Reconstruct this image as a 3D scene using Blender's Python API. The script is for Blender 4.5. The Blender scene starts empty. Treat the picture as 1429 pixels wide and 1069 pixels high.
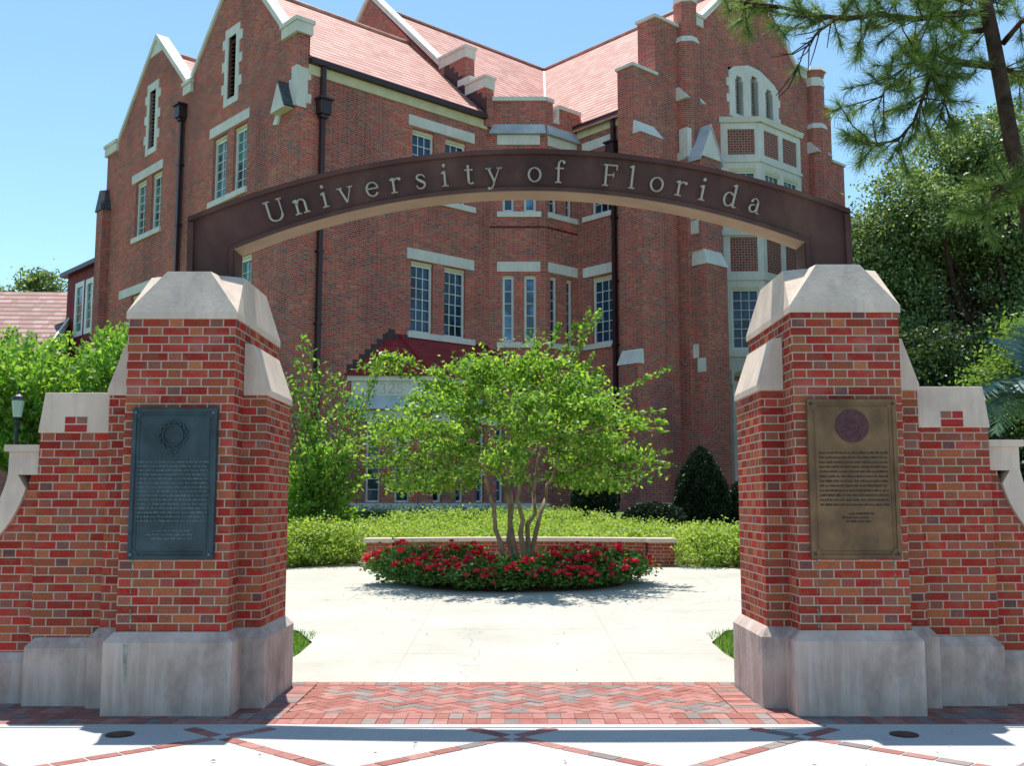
import bpy, math, random
import numpy as np
from mathutils import Vector, Matrix
R = math.radians
random.seed(7); rng = np.random.default_rng(7)
scene = bpy.context.scene
COL = scene.collection

# ------------------------------------------------------------------ camera
cam = bpy.data.cameras.new("camera"); camo = bpy.data.objects.new("camera", cam); COL.objects.link(camo)
cam.sensor_width = 36.0; cam.sensor_fit = 'HORIZONTAL'; cam.lens = 1450 / 1429 * 36.0
cam.clip_start = 0.1; cam.clip_end = 2000
camo.location = (0, 0, 1.60); camo.rotation_euler = (R(90 + 6.59), 0, 0)
scene.camera = camo
# ------------------------------------------------------------------ sky, sun, exposure
SUN = Vector((-0.085, 0.315, 1.0)).normalized()
w = bpy.data.worlds.new("World"); scene.world = w; w.use_nodes = True
nt = w.node_tree; bg = nt.nodes["Background"]
sky = nt.nodes.new("ShaderNodeTexSky"); sky.sky_type = 'NISHITA'; sky.sun_disc = False
sky.sun_elevation = math.asin(SUN.z); sky.sun_rotation = math.atan2(SUN.x, SUN.y)
sky.air_density = 1.0; sky.dust_density = 0.2; sky.ozone_density = 2.2
tint = nt.nodes.new("ShaderNodeMix"); tint.data_type = 'RGBA'; tint.blend_type = 'MULTIPLY'; tint.inputs[0].default_value = 1.0
tint.inputs[7].default_value = (.83, .95, .90, 1)
nt.links.new(sky.outputs[0], tint.inputs[6]); nt.links.new(tint.outputs[2], bg.inputs[0]); bg.inputs[1].default_value = 0.125
sl = bpy.data.lights.new("sun", 'SUN'); sl.energy = 4.0; sl.angle = R(0.5); sl.color = (1.0, 0.96, 0.9)
so = bpy.data.objects.new("sun", sl); COL.objects.link(so)
so.rotation_euler = SUN.to_track_quat('Z', 'Y').to_euler(); so.location = (0, 0, 40)
vs = scene.view_settings; vs.view_transform = 'Standard'; vs.look = 'None'; vs.gamma = 1; vs.exposure = 0.88
scene.render.engine = 'CYCLES'
scene.cycles.max_bounces = 8; scene.cycles.transparent_max_bounces = 8

# ------------------------------------------------------------------ node helpers
def mat(name):
    m = bpy.data.materials.new(name); m.use_nodes = True
    return m, m.node_tree, m.node_tree.nodes["Principled BSDF"]
def nd(t, typ, **k):
    n = t.nodes.new(typ)
    for a, b in k.items(): setattr(n, a, b)
    return n
def setin(t, sock, v):
    if isinstance(v, bpy.types.NodeSocket): t.links.new(v, sock)
    else: sock.default_value = v
def mth(t, op, a, b=None, c=None):
    n = nd(t, "ShaderNodeMath", operation=op); setin(t, n.inputs[0], a)
    if b is not None: setin(t, n.inputs[1], b)
    if c is not None: setin(t, n.inputs[2], c)
    return n.outputs[0]
def mixc(t, f, a, b, blend='MIX'):
    n = nd(t, "ShaderNodeMix", data_type='RGBA', blend_type=blend)
    setin(t, n.inputs[0], f); setin(t, n.inputs[6], a); setin(t, n.inputs[7], b)
    return n.outputs[2]
def ramp(t, f, stops, interp='LINEAR'):
    n = nd(t, "ShaderNodeValToRGB"); cr = n.color_ramp; cr.interpolation = interp
    while len(cr.elements) < len(stops): cr.elements.new(0.5)
    for e, (p, c) in zip(cr.elements, stops): e.position = p; e.color = (*c, 1)
    setin(t, n.inputs[0], f); return n.outputs[0]
def noise(t, vec, scale, detail=3.0, rough=0.55):
    n = nd(t, "ShaderNodeTexNoise"); n.inputs['Scale'].default_value = scale
    n.inputs['Detail'].default_value = detail; n.inputs['Roughness'].default_value = rough
    if vec is not None: t.links.new(vec, n.inputs['Vector'])
    return n.outputs[0]
def uvnode(t): return nd(t, "ShaderNodeUVMap", uv_map="UVMap").outputs[0]
def objco(t): return nd(t, "ShaderNodeTexCoord").outputs['Object']
def stretch(t, vec, s):
    n = nd(t, "ShaderNodeVectorMath", operation='MULTIPLY'); t.links.new(vec, n.inputs[0]); n.inputs[1].default_value = s
    return n.outputs[0]
def bump(t, b, h, strength, dist=0.01):
    n = nd(t, "ShaderNodeBump"); n.inputs['Strength'].default_value = strength; n.inputs['Distance'].default_value = dist
    t.links.new(h, n.inputs['Height']); t.links.new(n.outputs[0], b.inputs['Normal'])
def c4(c): return (*c, 1)

def bond(t, H, S, P, J, flemish=True):
    """brick bond from the metre UVs: returns (random per brick, is header, joint mask, row, v fraction)"""
    sep = nd(t, "ShaderNodeSeparateXYZ"); t.links.new(uvnode(t), sep.inputs[0])
    u, v = sep.outputs[0], sep.outputs[1]
    vr = mth(t, 'DIVIDE', v, H); row = mth(t, 'FLOOR', vr); vf = mth(t, 'FRACT', vr)
    off = mth(t, 'MULTIPLY', mth(t, 'MODULO', mth(t, 'ADD', row, 1000.0), 2.0), P / 2 if not flemish else (P / 2))
    uu = mth(t, 'DIVIDE', mth(t, 'ADD', u, off), P); cell = mth(t, 'FLOOR', uu)
    fu = mth(t, 'MULTIPLY', mth(t, 'FRACT', uu), P)
    if flemish:
        ish = mth(t, 'GREATER_THAN', fu, S); f1 = mth(t, 'SUBTRACT', fu, mth(t, 'MULTIPLY', ish, S))
    else:
        ish = mth(t, 'MULTIPLY', fu, 0.0); f1 = fu
    j = mth(t, 'MAXIMUM', mth(t, 'LESS_THAN', f1, J), mth(t, 'LESS_THAN', mth(t, 'MULTIPLY', vf, H), J))
    cb = nd(t, "ShaderNodeCombineXYZ")
    setin(t, cb.inputs[0], mth(t, 'ADD', mth(t, 'MULTIPLY', cell, 2.0), ish)); setin(t, cb.inputs[1], row)
    wn = nd(t, "ShaderNodeTexWhiteNoise", noise_dimensions='3D'); t.links.new(cb.outputs[0], wn.inputs[0])
    return wn.outputs[0], ish, j, row, vf

def brick_mat(name, stretch_cols, head_cols, mortar, H=0.0677, S=0.213, P=0.32, J=0.0105, bstr=0.6, blotch=0.5, scuff=None, weather=False):
    m, t, b = mat(name)
    rnd, ish, j, row, vf = bond(t, H, S, P, J)
    def eq(cols): return [(i / len(cols), c) for i, c in enumerate(cols)]
    c1 = ramp(t, rnd, eq(stretch_cols), 'CONSTANT'); c2 = ramp(t, rnd, eq(head_cols), 'CONSTANT')
    c = mixc(t, ish, c1, c2)
    if scuff: c = mixc(t, .22, c, c4((.35, .075, .048)))
    uv = uvnode(t)
    n1 = noise(t, uv, 9, 4); n2 = noise(t, uv, 70, 3); n3 = noise(t, uv, 1.1, 4)
    c = mixc(t, mth(t, 'MULTIPLY', ramp(t, n1, [(.50, (0, 0, 0)), (.60, (1, 1, 1))]), blotch), c, c4((0.24, 0.115, 0.07)))
    c = mixc(t, 1.0, c, ramp(t, n2, [(0.25, (0.72, 0.72, 0.72)), (0.75, (1.25, 1.22, 1.2))]), 'MULTIPLY')
    c = mixc(t, 1.0, c, ramp(t, n3, [(0.3, (0.8, 0.79, 0.8)), (0.7, (1.12, 1.1, 1.08))]), 'MULTIPLY')
    if scuff:
        n4 = noise(t, stretch(t, uv, (1.0, 1.6, 1)), 1.7, 5)
        c = mixc(t, ramp(t, n4, [(0.58, (0, 0, 0)), (0.72, (0.45, 0.45, 0.45))]), c, c4(scuff))
    wn2 = nd(t, "ShaderNodeTexWhiteNoise", noise_dimensions='1D'); t.links.new(mth(t, 'MULTIPLY', rnd, 917.3), wn2.inputs['W'])
    c = mixc(t, 1.0, c, ramp(t, wn2.outputs[0], [(0, (.82, .82, .82)), (1, (1.16, 1.16, 1.16))]), 'MULTIPLY')
    if weather:
        n5 = noise(t, stretch(t, uv, (1.0, .22, 1)), .55, 6, .62)
        c = mixc(t, 1.0, c, ramp(t, n5, [(.32, (.58, .56, .60)), (.5, (1, 1, 1)), (.68, (1.28, 1.18, 1.04))]), 'MULTIPLY')
    mc = mixc(t, n2, c4(mortar), c4(tuple(x * 0.7 for x in mortar)))
    c = mixc(t, j, c, mc)
    t.links.new(c, b.inputs['Base Color']); b.inputs['Roughness'].default_value = 0.9; b.inputs['Specular IOR Level'].default_value = 0.03
    h = mth(t, 'ADD', mth(t, 'MULTIPLY', mth(t, 'SUBTRACT', 1.0, j), 0.8), mth(t, 'MULTIPLY', n2, 0.35))
    bump(t, b, h, bstr, 0.008)
    return m

def plain(name, col, rough=0.7, spec=0.4, metal=0.0, var=0.25, scale=3.0, bstr=0.0, streak=None, dark=None):
    m, t, b = mat(name); co = objco(t)
    n = noise(t, co, scale, 5)
    c = mixc(t, 1.0, c4(col), ramp(t, n, [(0.3, (1 - var,) * 3), (0.7, (1 + var,) * 3)]), 'MULTIPLY')
    if streak:
        s = noise(t, stretch(t, co, (9, 9, 0.7)), 1.6, 5, 0.6)
        c = mixc(t, ramp(t, s, [(0.45, (0, 0, 0)), (0.75, (0.8, 0.8, 0.8))]), c, c4(streak))
    if dark:
        s = noise(t, stretch(t, co, (1, 1, 0.6)), 2.3, 6, 0.65)
        c = mixc(t, ramp(t, s, [(0.5, (0, 0, 0)), (0.72, (0.7, 0.7, 0.7))]), c, c4(dark))
    t.links.new(c, b.inputs['Base Color'])
    b.inputs['Roughness'].default_value = rough; b.inputs['Specular IOR Level'].default_value = spec; b.inputs['Metallic'].default_value = metal
    if bstr: bump(t, b, noise(t, co, scale * 14, 4), bstr, 0.01)
    return m

M = {}
M['gbrick'] = brick_mat('gate brick',
    [(.37, .030, .026), (.42, .038, .028), (.32, .027, .026), (.36, .062, .038), (.42, .036, .028), (.40, .13, .06), (.37, .044, .034), (.33, .10, .06)],
    [(.42, .15, .07), (.29, .11, .08), (.38, .14, .075), (.38, .06, .042), (.24, .125, .10), (.44, .17, .08), (.33, .10, .075), (.37, .13, .07), (.37, .08, .05), (.12, .08, .085)],
    (.50, .40, .32), scuff=(.44, .18, .16), J=.0098)
M['bbrick'] = brick_mat('building brick',
    [(.54, .092, .070), (.60, .105, .072), (.48, .105, .085), (.42, .155, .105), (.60, .095, .070), (.52, .175, .105), (.46, .105, .088), (.28, .12, .105)],
    [(.44, .16, .105), (.32, .145, .115), (.54, .105, .078), (.25, .125, .12), (.48, .165, .105)],
    (.52, .40, .37), bstr=0.3, J=0.011, blotch=.3, weather=True)
M['panelbrick'] = brick_mat('panel brick', [(.30, .055, .042), (.26, .05, .04)], [(.24, .06, .045), (.28, .05, .04)], (.46, .38, .33), bstr=0.3, H=0.09, S=0.12, P=0.2, J=0.018)
M['wallbrick'] = brick_mat('seat wall brick', [(.34, .07, .045), (.30, .06, .04), (.36, .09, .055)], [(.30, .09, .055), (.25, .06, .04)], (.42, .33, .27))
M['stone'] = plain('gate limestone', (.62, .505, .41), .9, .05, var=.13, scale=2.2, bstr=.25, streak=(.50, .41, .36), dark=(.42, .345, .31))
M['plinth'] = plain('plinth concrete', (.47, .375, .325), .9, .05, var=.22, scale=2.0, bstr=.3, streak=(.60, .53, .50), dark=(.17, .125, .115))
M['rb'] = plain('red brick face', (.37, .040, .038), .9, .05, var=.2, scale=8)
M['rbg'] = plain('tan brick face', (.26, .12, .09), .9, .05, var=.2, scale=8)
M['bstone'] = plain('building limestone', (.74, .685, .63), .9, .03, var=.10, scale=1.6, streak=(.62, .57, .53), dark=(.60, .56, .53))
M['slate'] = plain('weathered stone slope', (.46, .48, .52), .8, .3, var=.2, scale=2)
M['darkslate'] = plain('dark slate', (.06, .065, .075), .6, .4, var=.5, scale=7)
M['cream'] = plain('cream painted wood', (.66, .56, .36), .6, .4, var=.1)
M['white'] = plain('white window paint', (.74, .75, .72), .5, .4, var=.06)
M['gutter'] = plain('dark brown gutter metal', (.035, .012, .016), .45, .5, var=.2)
M['bronze'] = plain('dark bronze plate', (.092, .045, .040), .6, .15, metal=0, var=.3, scale=1.6, bstr=.04, dark=(.15, .085, .06))
M['soffit'] = plain('soffit plate painted bounce-lit', (.28, .195, .13), .6, .4, var=.15)  # lighter tan stands for light bounced up from the ground
M['letter'] = plain('pale metal letters', (.40, .345, .275), .45, .5, metal=.2, var=.1)
M['plaqueg'] = plain('green black bronze', (.030, .054, .066), .5, .4, metal=.2, var=.45, scale=5, dark=(.012, .017, .022))
M['plaquegl'] = plain('worn green bronze', (.11, .15, .165), .5, .5, metal=.35, var=.4, scale=9)
M['plaqueb'] = plain('golden brown bronze', (.17, .10, .05), .5, .3, metal=.2, var=.45, scale=4, dark=(.028, .018, .018))
M['plaquebd'] = plain('dark worn bronze', (.045, .026, .022), .5, .5, metal=.3, var=.3, scale=9)
M['sealr'] = plain('purple brown seal', (.075, .022, .028), .5, .4, var=.4, scale=25)
M['iron'] = plain('black iron', (.012, .013, .013), .45, .5, var=.2)
M['lampglass'] = plain('frosted lamp glass', (.45, .52, .48), .25, .5, var=.1)
M['bark'] = plain('smooth tan bark', (.27, .19, .12), .85, .2, var=.35, scale=5, bstr=.3)
M['barkd'] = plain('dark bark', (.070, .045, .034), .95, .1, var=.5, scale=6, bstr=.8)
M['mulch'] = plain('brown mulch', (.16, .10, .06), .95, .1, var=.5, scale=12, bstr=.8)
M['redboard'] = plain('dark red boarding', (.16, .018, .018), .7, .3, var=.2)
M['louver'] = plain('black louvre', (.003, .003, .004), .8, .0, var=.3)
M['stain'] = plain('greenish plinth stain', (.36, .36, .32), .9, .05, var=.4, scale=14)
M['verdigris'] = plain('verdigris stain', (.10, .25, .20), .85, .1, var=.5, scale=30)

def glass(name, col, rough=.06, spec=.9):
    m, t, b = mat(name); co = objco(t)
    n = noise(t, co, .9, 4)
    c = mixc(t, ramp(t, n, [(.46, (0, 0, 0)), (.56, (1, 1, 1))]), c4(col), c4(tuple(x * .22 for x in col)))  # patches of the pane colour painted in as sky reflections
    t.links.new(c, b.inputs['Base Color']); b.inputs['Roughness'].default_value = rough; b.inputs['Specular IOR Level'].default_value = spec
    bump(t, b, noise(t, co, 1.6, 2), .05, .05)
    return m
M['glass'] = glass('dark window glass', (.02, .055, .115), .05, .45)
M['glassblue'] = glass('glass with painted sky reflection', (.13, .27, .48), .1, .6)  # lighter blue put into the turret panes as reflected sky
M['glassteal'] = glass('teal window glass', (.07, .20, .20), .1, .8)

def tile_mat(name, cols, H=.33, P=.30, edge=(.15, .03, .03), ew=.16):
    m, t, b = mat(name)
    rnd, ish, j, row, vf = bond(t, H, 0, P, .012, False)
    c = ramp(t, rnd, [(i / len(cols), c) for i, c in enumerate(cols)], 'CONSTANT')
    c = mixc(t, 1.0, c, ramp(t, noise(t, uvnode(t), .8, 4), [(.3, (.85, .85, .85)), (.7, (1.12, 1.1, 1.1))]), 'MULTIPLY')
    c = mixc(t, mth(t, 'MULTIPLY', mth(t, 'LESS_THAN', vf, ew), .9), c, c4(edge))
    t.links.new(c, b.inputs['Base Color']); b.inputs['Roughness'].default_value = .7; b.inputs['Specular IOR Level'].default_value = .3
    bump(t, b, mth(t, 'SUBTRACT', 1.0, vf), .7, .04)
    return m
M['tile'] = tile_mat('clay roof tile', [(.50, .25, .19), (.54, .28, .22), (.46, .21, .155), (.56, .31, .25)], H=.29, edge=(.17, .03, .028), ew=.30)
M['tiled'] = tile_mat('dark red clay tile', [(.30, .03, .03), (.34, .035, .035), (.27, .025, .028)], H=.22)
M['tileb'] = tile_mat('brown pink roof tile', [(.30, .17, .14), (.36, .20, .17), (.26, .14, .11), (.40, .24, .21), (.32, .16, .14)], H=.40, edge=(.10, .05, .045), ew=.34)

def conc_mat(name, col, joint=True, cell=1.6):
    m, t, b = mat(name); uv = uvnode(t)
    n = noise(t, uv, .7, 6, .6); n2 = noise(t, uv, 55, 3); n3 = noise(t, uv, 5, 6, .7)
    c = mixc(t, 1.0, c4(col), ramp(t, n, [(.3, (.86, .85, .83)), (.7, (1.06, 1.06, 1.06))]), 'MULTIPLY')
    c = mixc(t, 1.0, c, ramp(t, n2, [(.3, (.9, .9, .9)), (.7, (1.06, 1.06, 1.06))]), 'MULTIPLY')
    c = mixc(t, ramp(t, n3, [(.56, (0, 0, 0)), (.72, (.42, .42, .42))]), c, c4(tuple(x * .55 for x in col)))
    if joint:
        sep = nd(t, "ShaderNodeSeparateXYZ"); t.links.new(uv, sep.inputs[0])
        k = mth(t, 'LESS_THAN', mth(t, 'FRACT', mth(t, 'DIVIDE', mth(t, 'ADD', sep.outputs[1], .2), cell)), .007)
        k2 = mth(t, 'LESS_THAN', mth(t, 'FRACT', mth(t, 'DIVIDE', mth(t, 'ADD', sep.outputs[0], 1.1), 2.2)), .005)
        c = mixc(t, mth(t, 'MULTIPLY', mth(t, 'MAXIMUM', k, mth(t, 'MULTIPLY', k2, .45)), .6), c, c4(tuple(x * .35 for x in col)))
        vo = nd(t, "ShaderNodeTexVoronoi", feature='DISTANCE_TO_EDGE'); vo.inputs['Scale'].default_value = .23
        dv = nd(t, "ShaderNodeVectorMath", operation='ADD'); t.links.new(uv, dv.inputs[0]); nn_ = nd(t, "ShaderNodeTexNoise"); nn_.inputs['Scale'].default_value = 1.3; nn_.inputs['Detail'].default_value = 6; t.links.new(uv, nn_.inputs['Vector']); t.links.new(nn_.outputs['Color'], dv.inputs[1]); t.links.new(dv.outputs[0], vo.inputs['Vector'])
        c = mixc(t, mth(t, 'MULTIPLY', mth(t, 'LESS_THAN', vo.outputs['Distance'], .0018), .35), c, c4(tuple(x * .35 for x in col)))
    t.links.new(c, b.inputs['Base Color']); b.inputs['Roughness'].default_value = .9; b.inputs['Specular IOR Level'].default_value = .2
    bump(t, b, n2, .15, .004)
    return m
M['conc'] = conc_mat('pale plaza concrete', (.45, .43, .375))
M['walk'] = conc_mat('white street concrete', (.47, .46, .44), False)
M['asphalt'] = plain('asphalt', (.05, .05, .052), .9, .2, var=.3, scale=5)

def paver_mat():
    m, t, b = mat('clay pavers'); a = nd(t, "ShaderNodeAttribute", attribute_name='rnd')
    c = ramp(t, a.outputs['Fac'], [(0, (.30, .125, .10)), (.2, (.34, .155, .13)), (.42, (.28, .11, .09)), (.55, (.36, .18, .15)), (.77, (.20, .165, .155)), (.90, (.26, .21, .19))], 'CONSTANT')
    n = noise(t, objco(t), 14, 5)
    c = mixc(t, 1.0, c, ramp(t, n, [(.3, (.82, .82, .82)), (.7, (1.12, 1.12, 1.12))]), 'MULTIPLY')
    t.links.new(c, b.inputs['Base Color']); b.inputs['Roughness'].default_value = .9; b.inputs['Specular IOR Level'].default_value = .2
    bump(t, b, noise(t, objco(t), 90, 3), .2, .004)
    return m
M['paver'] = paver_mat()

def leaf_mat(name, cols, trans=.45, rough=.5, tcol=None):
    m, t, b = mat(name); a = nd(t, "ShaderNodeAttribute", attribute_name='rnd')
    c = ramp(t, a.outputs['Fac'], [(i / max(1, len(cols) - 1), k) for i, k in enumerate(cols)])
    t.links.new(c, b.inputs['Base Color']); b.inputs['Roughness'].default_value = rough; b.inputs['Specular IOR Level'].default_value = .3
    if trans:
        tr = nd(t, "ShaderNodeBsdfTranslucent")
        t.links.new(mixc(t, 1.0, c, c4(tcol or (1.5, 1.6, .7)), 'MULTIPLY'), tr.inputs[0])
        mx = nd(t, "ShaderNodeMixShader"); mx.inputs[0].default_value = trans
        t.links.new(b.outputs[0], mx.inputs[1]); t.links.new(tr.outputs[0], mx.inputs[2])
        t.links.new(mx.outputs[0], t.nodes['Material Output'].inputs[0])
    return m
M['lfcrape'] = leaf_mat('bright crape leaves', [(.05, .13, .02), (.11, .23, .03), (.22, .36, .05), (.40, .50, .10)], .42)
M['lfbush'] = leaf_mat('fresh green leaves', [(.08, .19, .035), (.14, .28, .045), (.22, .36, .07), (.30, .40, .10)], .5)
M['lfhedge'] = leaf_mat('yellow green leaves', [(.17, .27, .05), (.28, .38, .07), (.42, .49, .12), (.22, .32, .06)], .4)
M['lfrose'] = leaf_mat('dark rose leaves', [(.05, .13, .03), (.11, .22, .05), (.22, .34, .10)], .35, .45)
M['petal'] = leaf_mat('red rose petals', [(.62, .014, .035), (.82, .03, .07), (.88, .10, .13), (.70, .02, .08)], .4, .6, (1.2, .8, .8))
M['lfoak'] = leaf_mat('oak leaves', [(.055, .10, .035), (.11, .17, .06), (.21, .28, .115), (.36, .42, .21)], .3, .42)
M['lfoakshade'] = leaf_mat('oak leaves painted in shade', [(.022, .042, .018), (.045, .075, .03), (.09, .14, .055)], .25, .4)  # darker copy of the oak leaves, crown shade put into the colour
M['lfbright'] = leaf_mat('lime leaves', [(.08, .14, .035), (.14, .22, .05), (.24, .32, .09)], .45)
M['needle'] = leaf_mat('pine needles', [(.07, .13, .04), (.12, .19, .05), (.24, .31, .09)], .35, .5)
M['palmlf'] = leaf_mat('blue green palm', [(.08, .15, .13), (.14, .23, .20), (.21, .31, .28)], .25, .35, (1.1, 1.3, 1.0))
M['yew'] = leaf_mat('dark yew', [(.008, .018, .009), (.016, .032, .014), (.028, .05, .02)], .1, .5)
M['grass'] = leaf_mat('lawn blades', [(.08, .17, .03), (.13, .24, .045), (.20, .30, .07)], .4)

def lawn_mat():
    m, t, b = mat('lawn ground'); co = objco(t)
    c = ramp(t, noise(t, co, 2.5, 6, .7), [(.3, (.05, .09, .02)), (.5, (.09, .15, .03)), (.7, (.14, .19, .05))])
    t.links.new(c, b.inputs['Base Color']); b.inputs['Roughness'].default_value = .95; b.inputs['Specular IOR Level'].default_value = .1
    bump(t, b, noise(t, co, 40, 4), .6, .03)
    return m
M['lawn'] = lawn_mat()

# ------------------------------------------------------------------ mesh helpers
def tag(o, label=None, cat=None, group=None, kind=None):
    if label: o['label'] = label
    if cat: o['category'] = cat
    if group: o['group'] = group
    if kind: o['kind'] = kind
    return o
def empty(name, loc=(0, 0, 0), rz=0.0, label=None, cat=None, group=None):
    o = bpy.data.objects.new(name, None); COL.objects.link(o); o.location = loc; o.rotation_euler = (0, 0, rz)
    o.empty_display_size = .3
    return tag(o, label, cat, group)
def add_uv(me):
    n = len(me.loops)
    if not n: return
    uvl = me.uv_layers.new(name="UVMap")
    out = np.zeros((n, 2), dtype=np.float32)
    vs_ = me.vertices
    for p in me.polygons:
        nn = p.normal
        if abs(nn.z) > .97: t1, t2 = Vector((1, 0, 0)), Vector((0, 1, 0))
        else:
            t1 = Vector((-nn.y, nn.x, 0)).normalized(); t2 = nn.cross(t1)
        for li in p.loop_indices:
            co = vs_[me.loops[li].vertex_index].co
            out[li] = (co.dot(t1), co.dot(t2))
    uvl.data.foreach_set('uv', out.ravel())

class Fr:
    """a facade frame: t along the wall, z up, d outward"""
    def __init__(s, O, T, N): s.O, s.T, s.N = Vector(O), Vector(T).normalized(), Vector(N).normalized()
    def p(s, t, z, d=0.0): return s.O + s.T * t + s.N * d + Vector((0, 0, z))

class MB:
    def __init__(s): s.v = []; s.f = []; s.smooth = False
    def poly(s, pts):
        b = len(s.v); s.v += [tuple(p) for p in pts]; s.f.append(tuple(range(b, b + len(pts)))); return s
    def hexa(s, p):
        """8 corners: bottom ring 0-3, top ring 4-7"""
        b = len(s.v); s.v += [tuple(q) for q in p]
        c = sum((Vector(q) for q in p), Vector()) / 8
        for f in ((0, 3, 2, 1), (4, 5, 6, 7), (0, 1, 5, 4), (1, 2, 6, 5), (2, 3, 7, 6), (3, 0, 4, 7)):
            q = [Vector(p[i]) for i in f]; n = (q[1] - q[0]).cross(q[2] - q[0])
            if n.length < 1e-9: n = (q[2] - q[0]).cross(q[3] - q[0])
            m = sum(q, Vector()) / 4
            s.f.append(tuple(b + i for i in (f if n.dot(m - c) >= 0 else f[::-1])))
        return s
    def box(s, x0, x1, y0, y1, z0, z1):
        return s.hexa([(x0, y0, z0), (x1, y0, z0), (x1, y1, z0), (x0, y1, z0), (x0, y0, z1), (x1, y0, z1), (x1, y1, z1), (x0, y1, z1)])
    def fbox(s, fr, t0, t1, z0, z1, d0, d1):
        return s.hexa([fr.p(t0, z0, d0), fr.p(t1, z0, d0), fr.p(t1, z0, d1), fr.p(t0, z0, d1), fr.p(t0, z1, d0), fr.p(t1, z1, d0), fr.p(t1, z1, d1), fr.p(t0, z1, d1)])
    def prism(s, bottom, top):
        """solid from two equal rings (counter-clockwise from above)"""
        n = len(bottom); b = len(s.v); s.v += [tuple(q) for q in bottom] + [tuple(q) for q in top]
        s.f.append(tuple(b + i for i in reversed(range(n)))); s.f.append(tuple(b + n + i for i in range(n)))
        for i in range(n):
            j = (i + 1) % n; s.f.append((b + i, b + j, b + n + j, b + n + i))
        return s
    def profile(s, fr, prof, d0, d1):
        """(t,z) outline extruded between d0 (back) and d1 (front); any winding"""
        a = sum(prof[i][0] * prof[(i + 1) % len(prof)][1] - prof[(i + 1) % len(prof)][0] * prof[i][1] for i in range(len(prof)))
        back = [fr.p(t, z, d0) for t, z in prof]; front = [fr.p(t, z, d1) for t, z in prof]
        n3 = fr.T.cross(Vector((0, 0, 1)))
        flip = (a > 0) != (n3.dot(fr.N) > 0)
        if d1 < d0: flip = not flip
        n = len(prof); b = len(s.v); s.v += [tuple(q) for q in back] + [tuple(q) for q in front]
        def add(f): s.f.append(tuple(f[::-1]) if flip else tuple(f))
        add([b + n + i for i in range(n)]); add([b + i for i in reversed(range(n))])
        for i in range(n):
            j = (i + 1) % n; add([b + i, b + j, b + n + j, b + n + i])
        return s
    def tube(s, path, radii, k=8, cap=True):
        path = [Vector(p) for p in path]; rings = []
        ref = Vector((0.3, 0.9, 0.2))
        for i, p in enumerate(path):
            d = (path[min(i + 1, len(path) - 1)] - path[max(i - 1, 0)]).normalized()
            a = d.cross(ref)
            if a.length < .05: a = d.cross(Vector((1, 0, 0)))
            a.normalize(); c = d.cross(a)
            b = len(s.v); r = radii[i] if hasattr(radii, '__len__') else radii
            for q in range(k):
                an = 2 * math.pi * q / k; s.v.append(tuple(p + a * (r * math.cos(an)) + c * (r * math.sin(an))))
            rings.append(b)
        for b0, b1 in zip(rings, rings[1:]):
            for q in range(k):
                q2 = (q + 1) % k; s.f.append((b0 + q, b0 + q2, b1 + q2, b1 + q))
        if cap:
            s.f.append(tuple(rings[0] + q for q in reversed(range(k)))); s.f.append(tuple(rings[-1] + q for q in range(k)))
        return s
    def lathe(s, c, prof, k=16):
        c = Vector(c); rings = []
        for r, z in prof:
            b = len(s.v)
            for q in range(k):
                an = 2 * math.pi * q / k; s.v.append((c.x + r * math.cos(an), c.y + r * math.sin(an), c.z + z))
            rings.append(b)
        for b0, b1 in zip(rings, rings[1:]):
            for q in range(k):
                q2 = (q + 1) % k; s.f.append((b0 + q, b0 + q2, b1 + q2, b1 + q))
        s.f.append(tuple(rings[0] + q for q in reversed(range(k)))); s.f.append(tuple(rings[-1] + q for q in range(k)))
        return s
    def wall(s, fr, top, z0, holes=(), depth=.2, hs=None):
        """wall face with a piecewise-linear top (t,z) and rectangular holes with reveals"""
        ts = sorted(set([round(t, 4) for t, _ in top] + [round(x, 4) for h in holes for x in h[:2]]))
        def ztop(t, side):
            for (a, za), (b, zb) in zip(top, top[1:]):
                if b - a < 1e-6: continue
                if a - 1e-6 <= t <= b + 1e-6:
                    if side > 0 and abs(t - b) < 1e-5: continue
                    if side < 0 and abs(t - a) < 1e-5: continue
                    return za + (zb - za) * (t - a) / (b - a)
            return top[-1][1] if side < 0 else top[0][1]
        n3 = fr.T.cross(Vector((0, 0, 1))); flip = n3.dot(fr.N) < 0
        def quad(pts): s.poly(pts[::-1] if flip else pts)
        for a, b in zip(ts, ts[1:]):
            if b - a < 1e-5: continue
            za, zb = ztop(a, 1), ztop(b, -1)
            hh = sorted([h for h in holes if h[0] <= a + 2e-4 and h[1] >= b - 2e-4], key=lambda h: h[2])
            lo = z0
            for h in hh:
                if h[2] > lo + 1e-5: quad([fr.p(a, lo), fr.p(b, lo), fr.p(b, h[2]), fr.p(a, h[2])])
                lo = h[3]
            if min(za, zb) > lo + 1e-5: quad([fr.p(a, lo), fr.p(b, lo), fr.p(b, zb), fr.p(a, za)])
        for x0, x1, a, b in [h[:4] for h in holes]:
            dd = -depth
            quad([fr.p(x0, a), fr.p(x0, b), fr.p(x0, b, dd), fr.p(x0, a, dd)][::-1])
            quad([fr.p(x1, a), fr.p(x1, b), fr.p(x1, b, dd), fr.p(x1, a, dd)])
            quad([fr.p(x0, b), fr.p(x1, b), fr.p(x1, b, dd), fr.p(x0, b, dd)][::-1])
            quad([fr.p(x0, a), fr.p(x1, a), fr.p(x1, a, dd), fr.p(x0, a, dd)])
        return s
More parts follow.
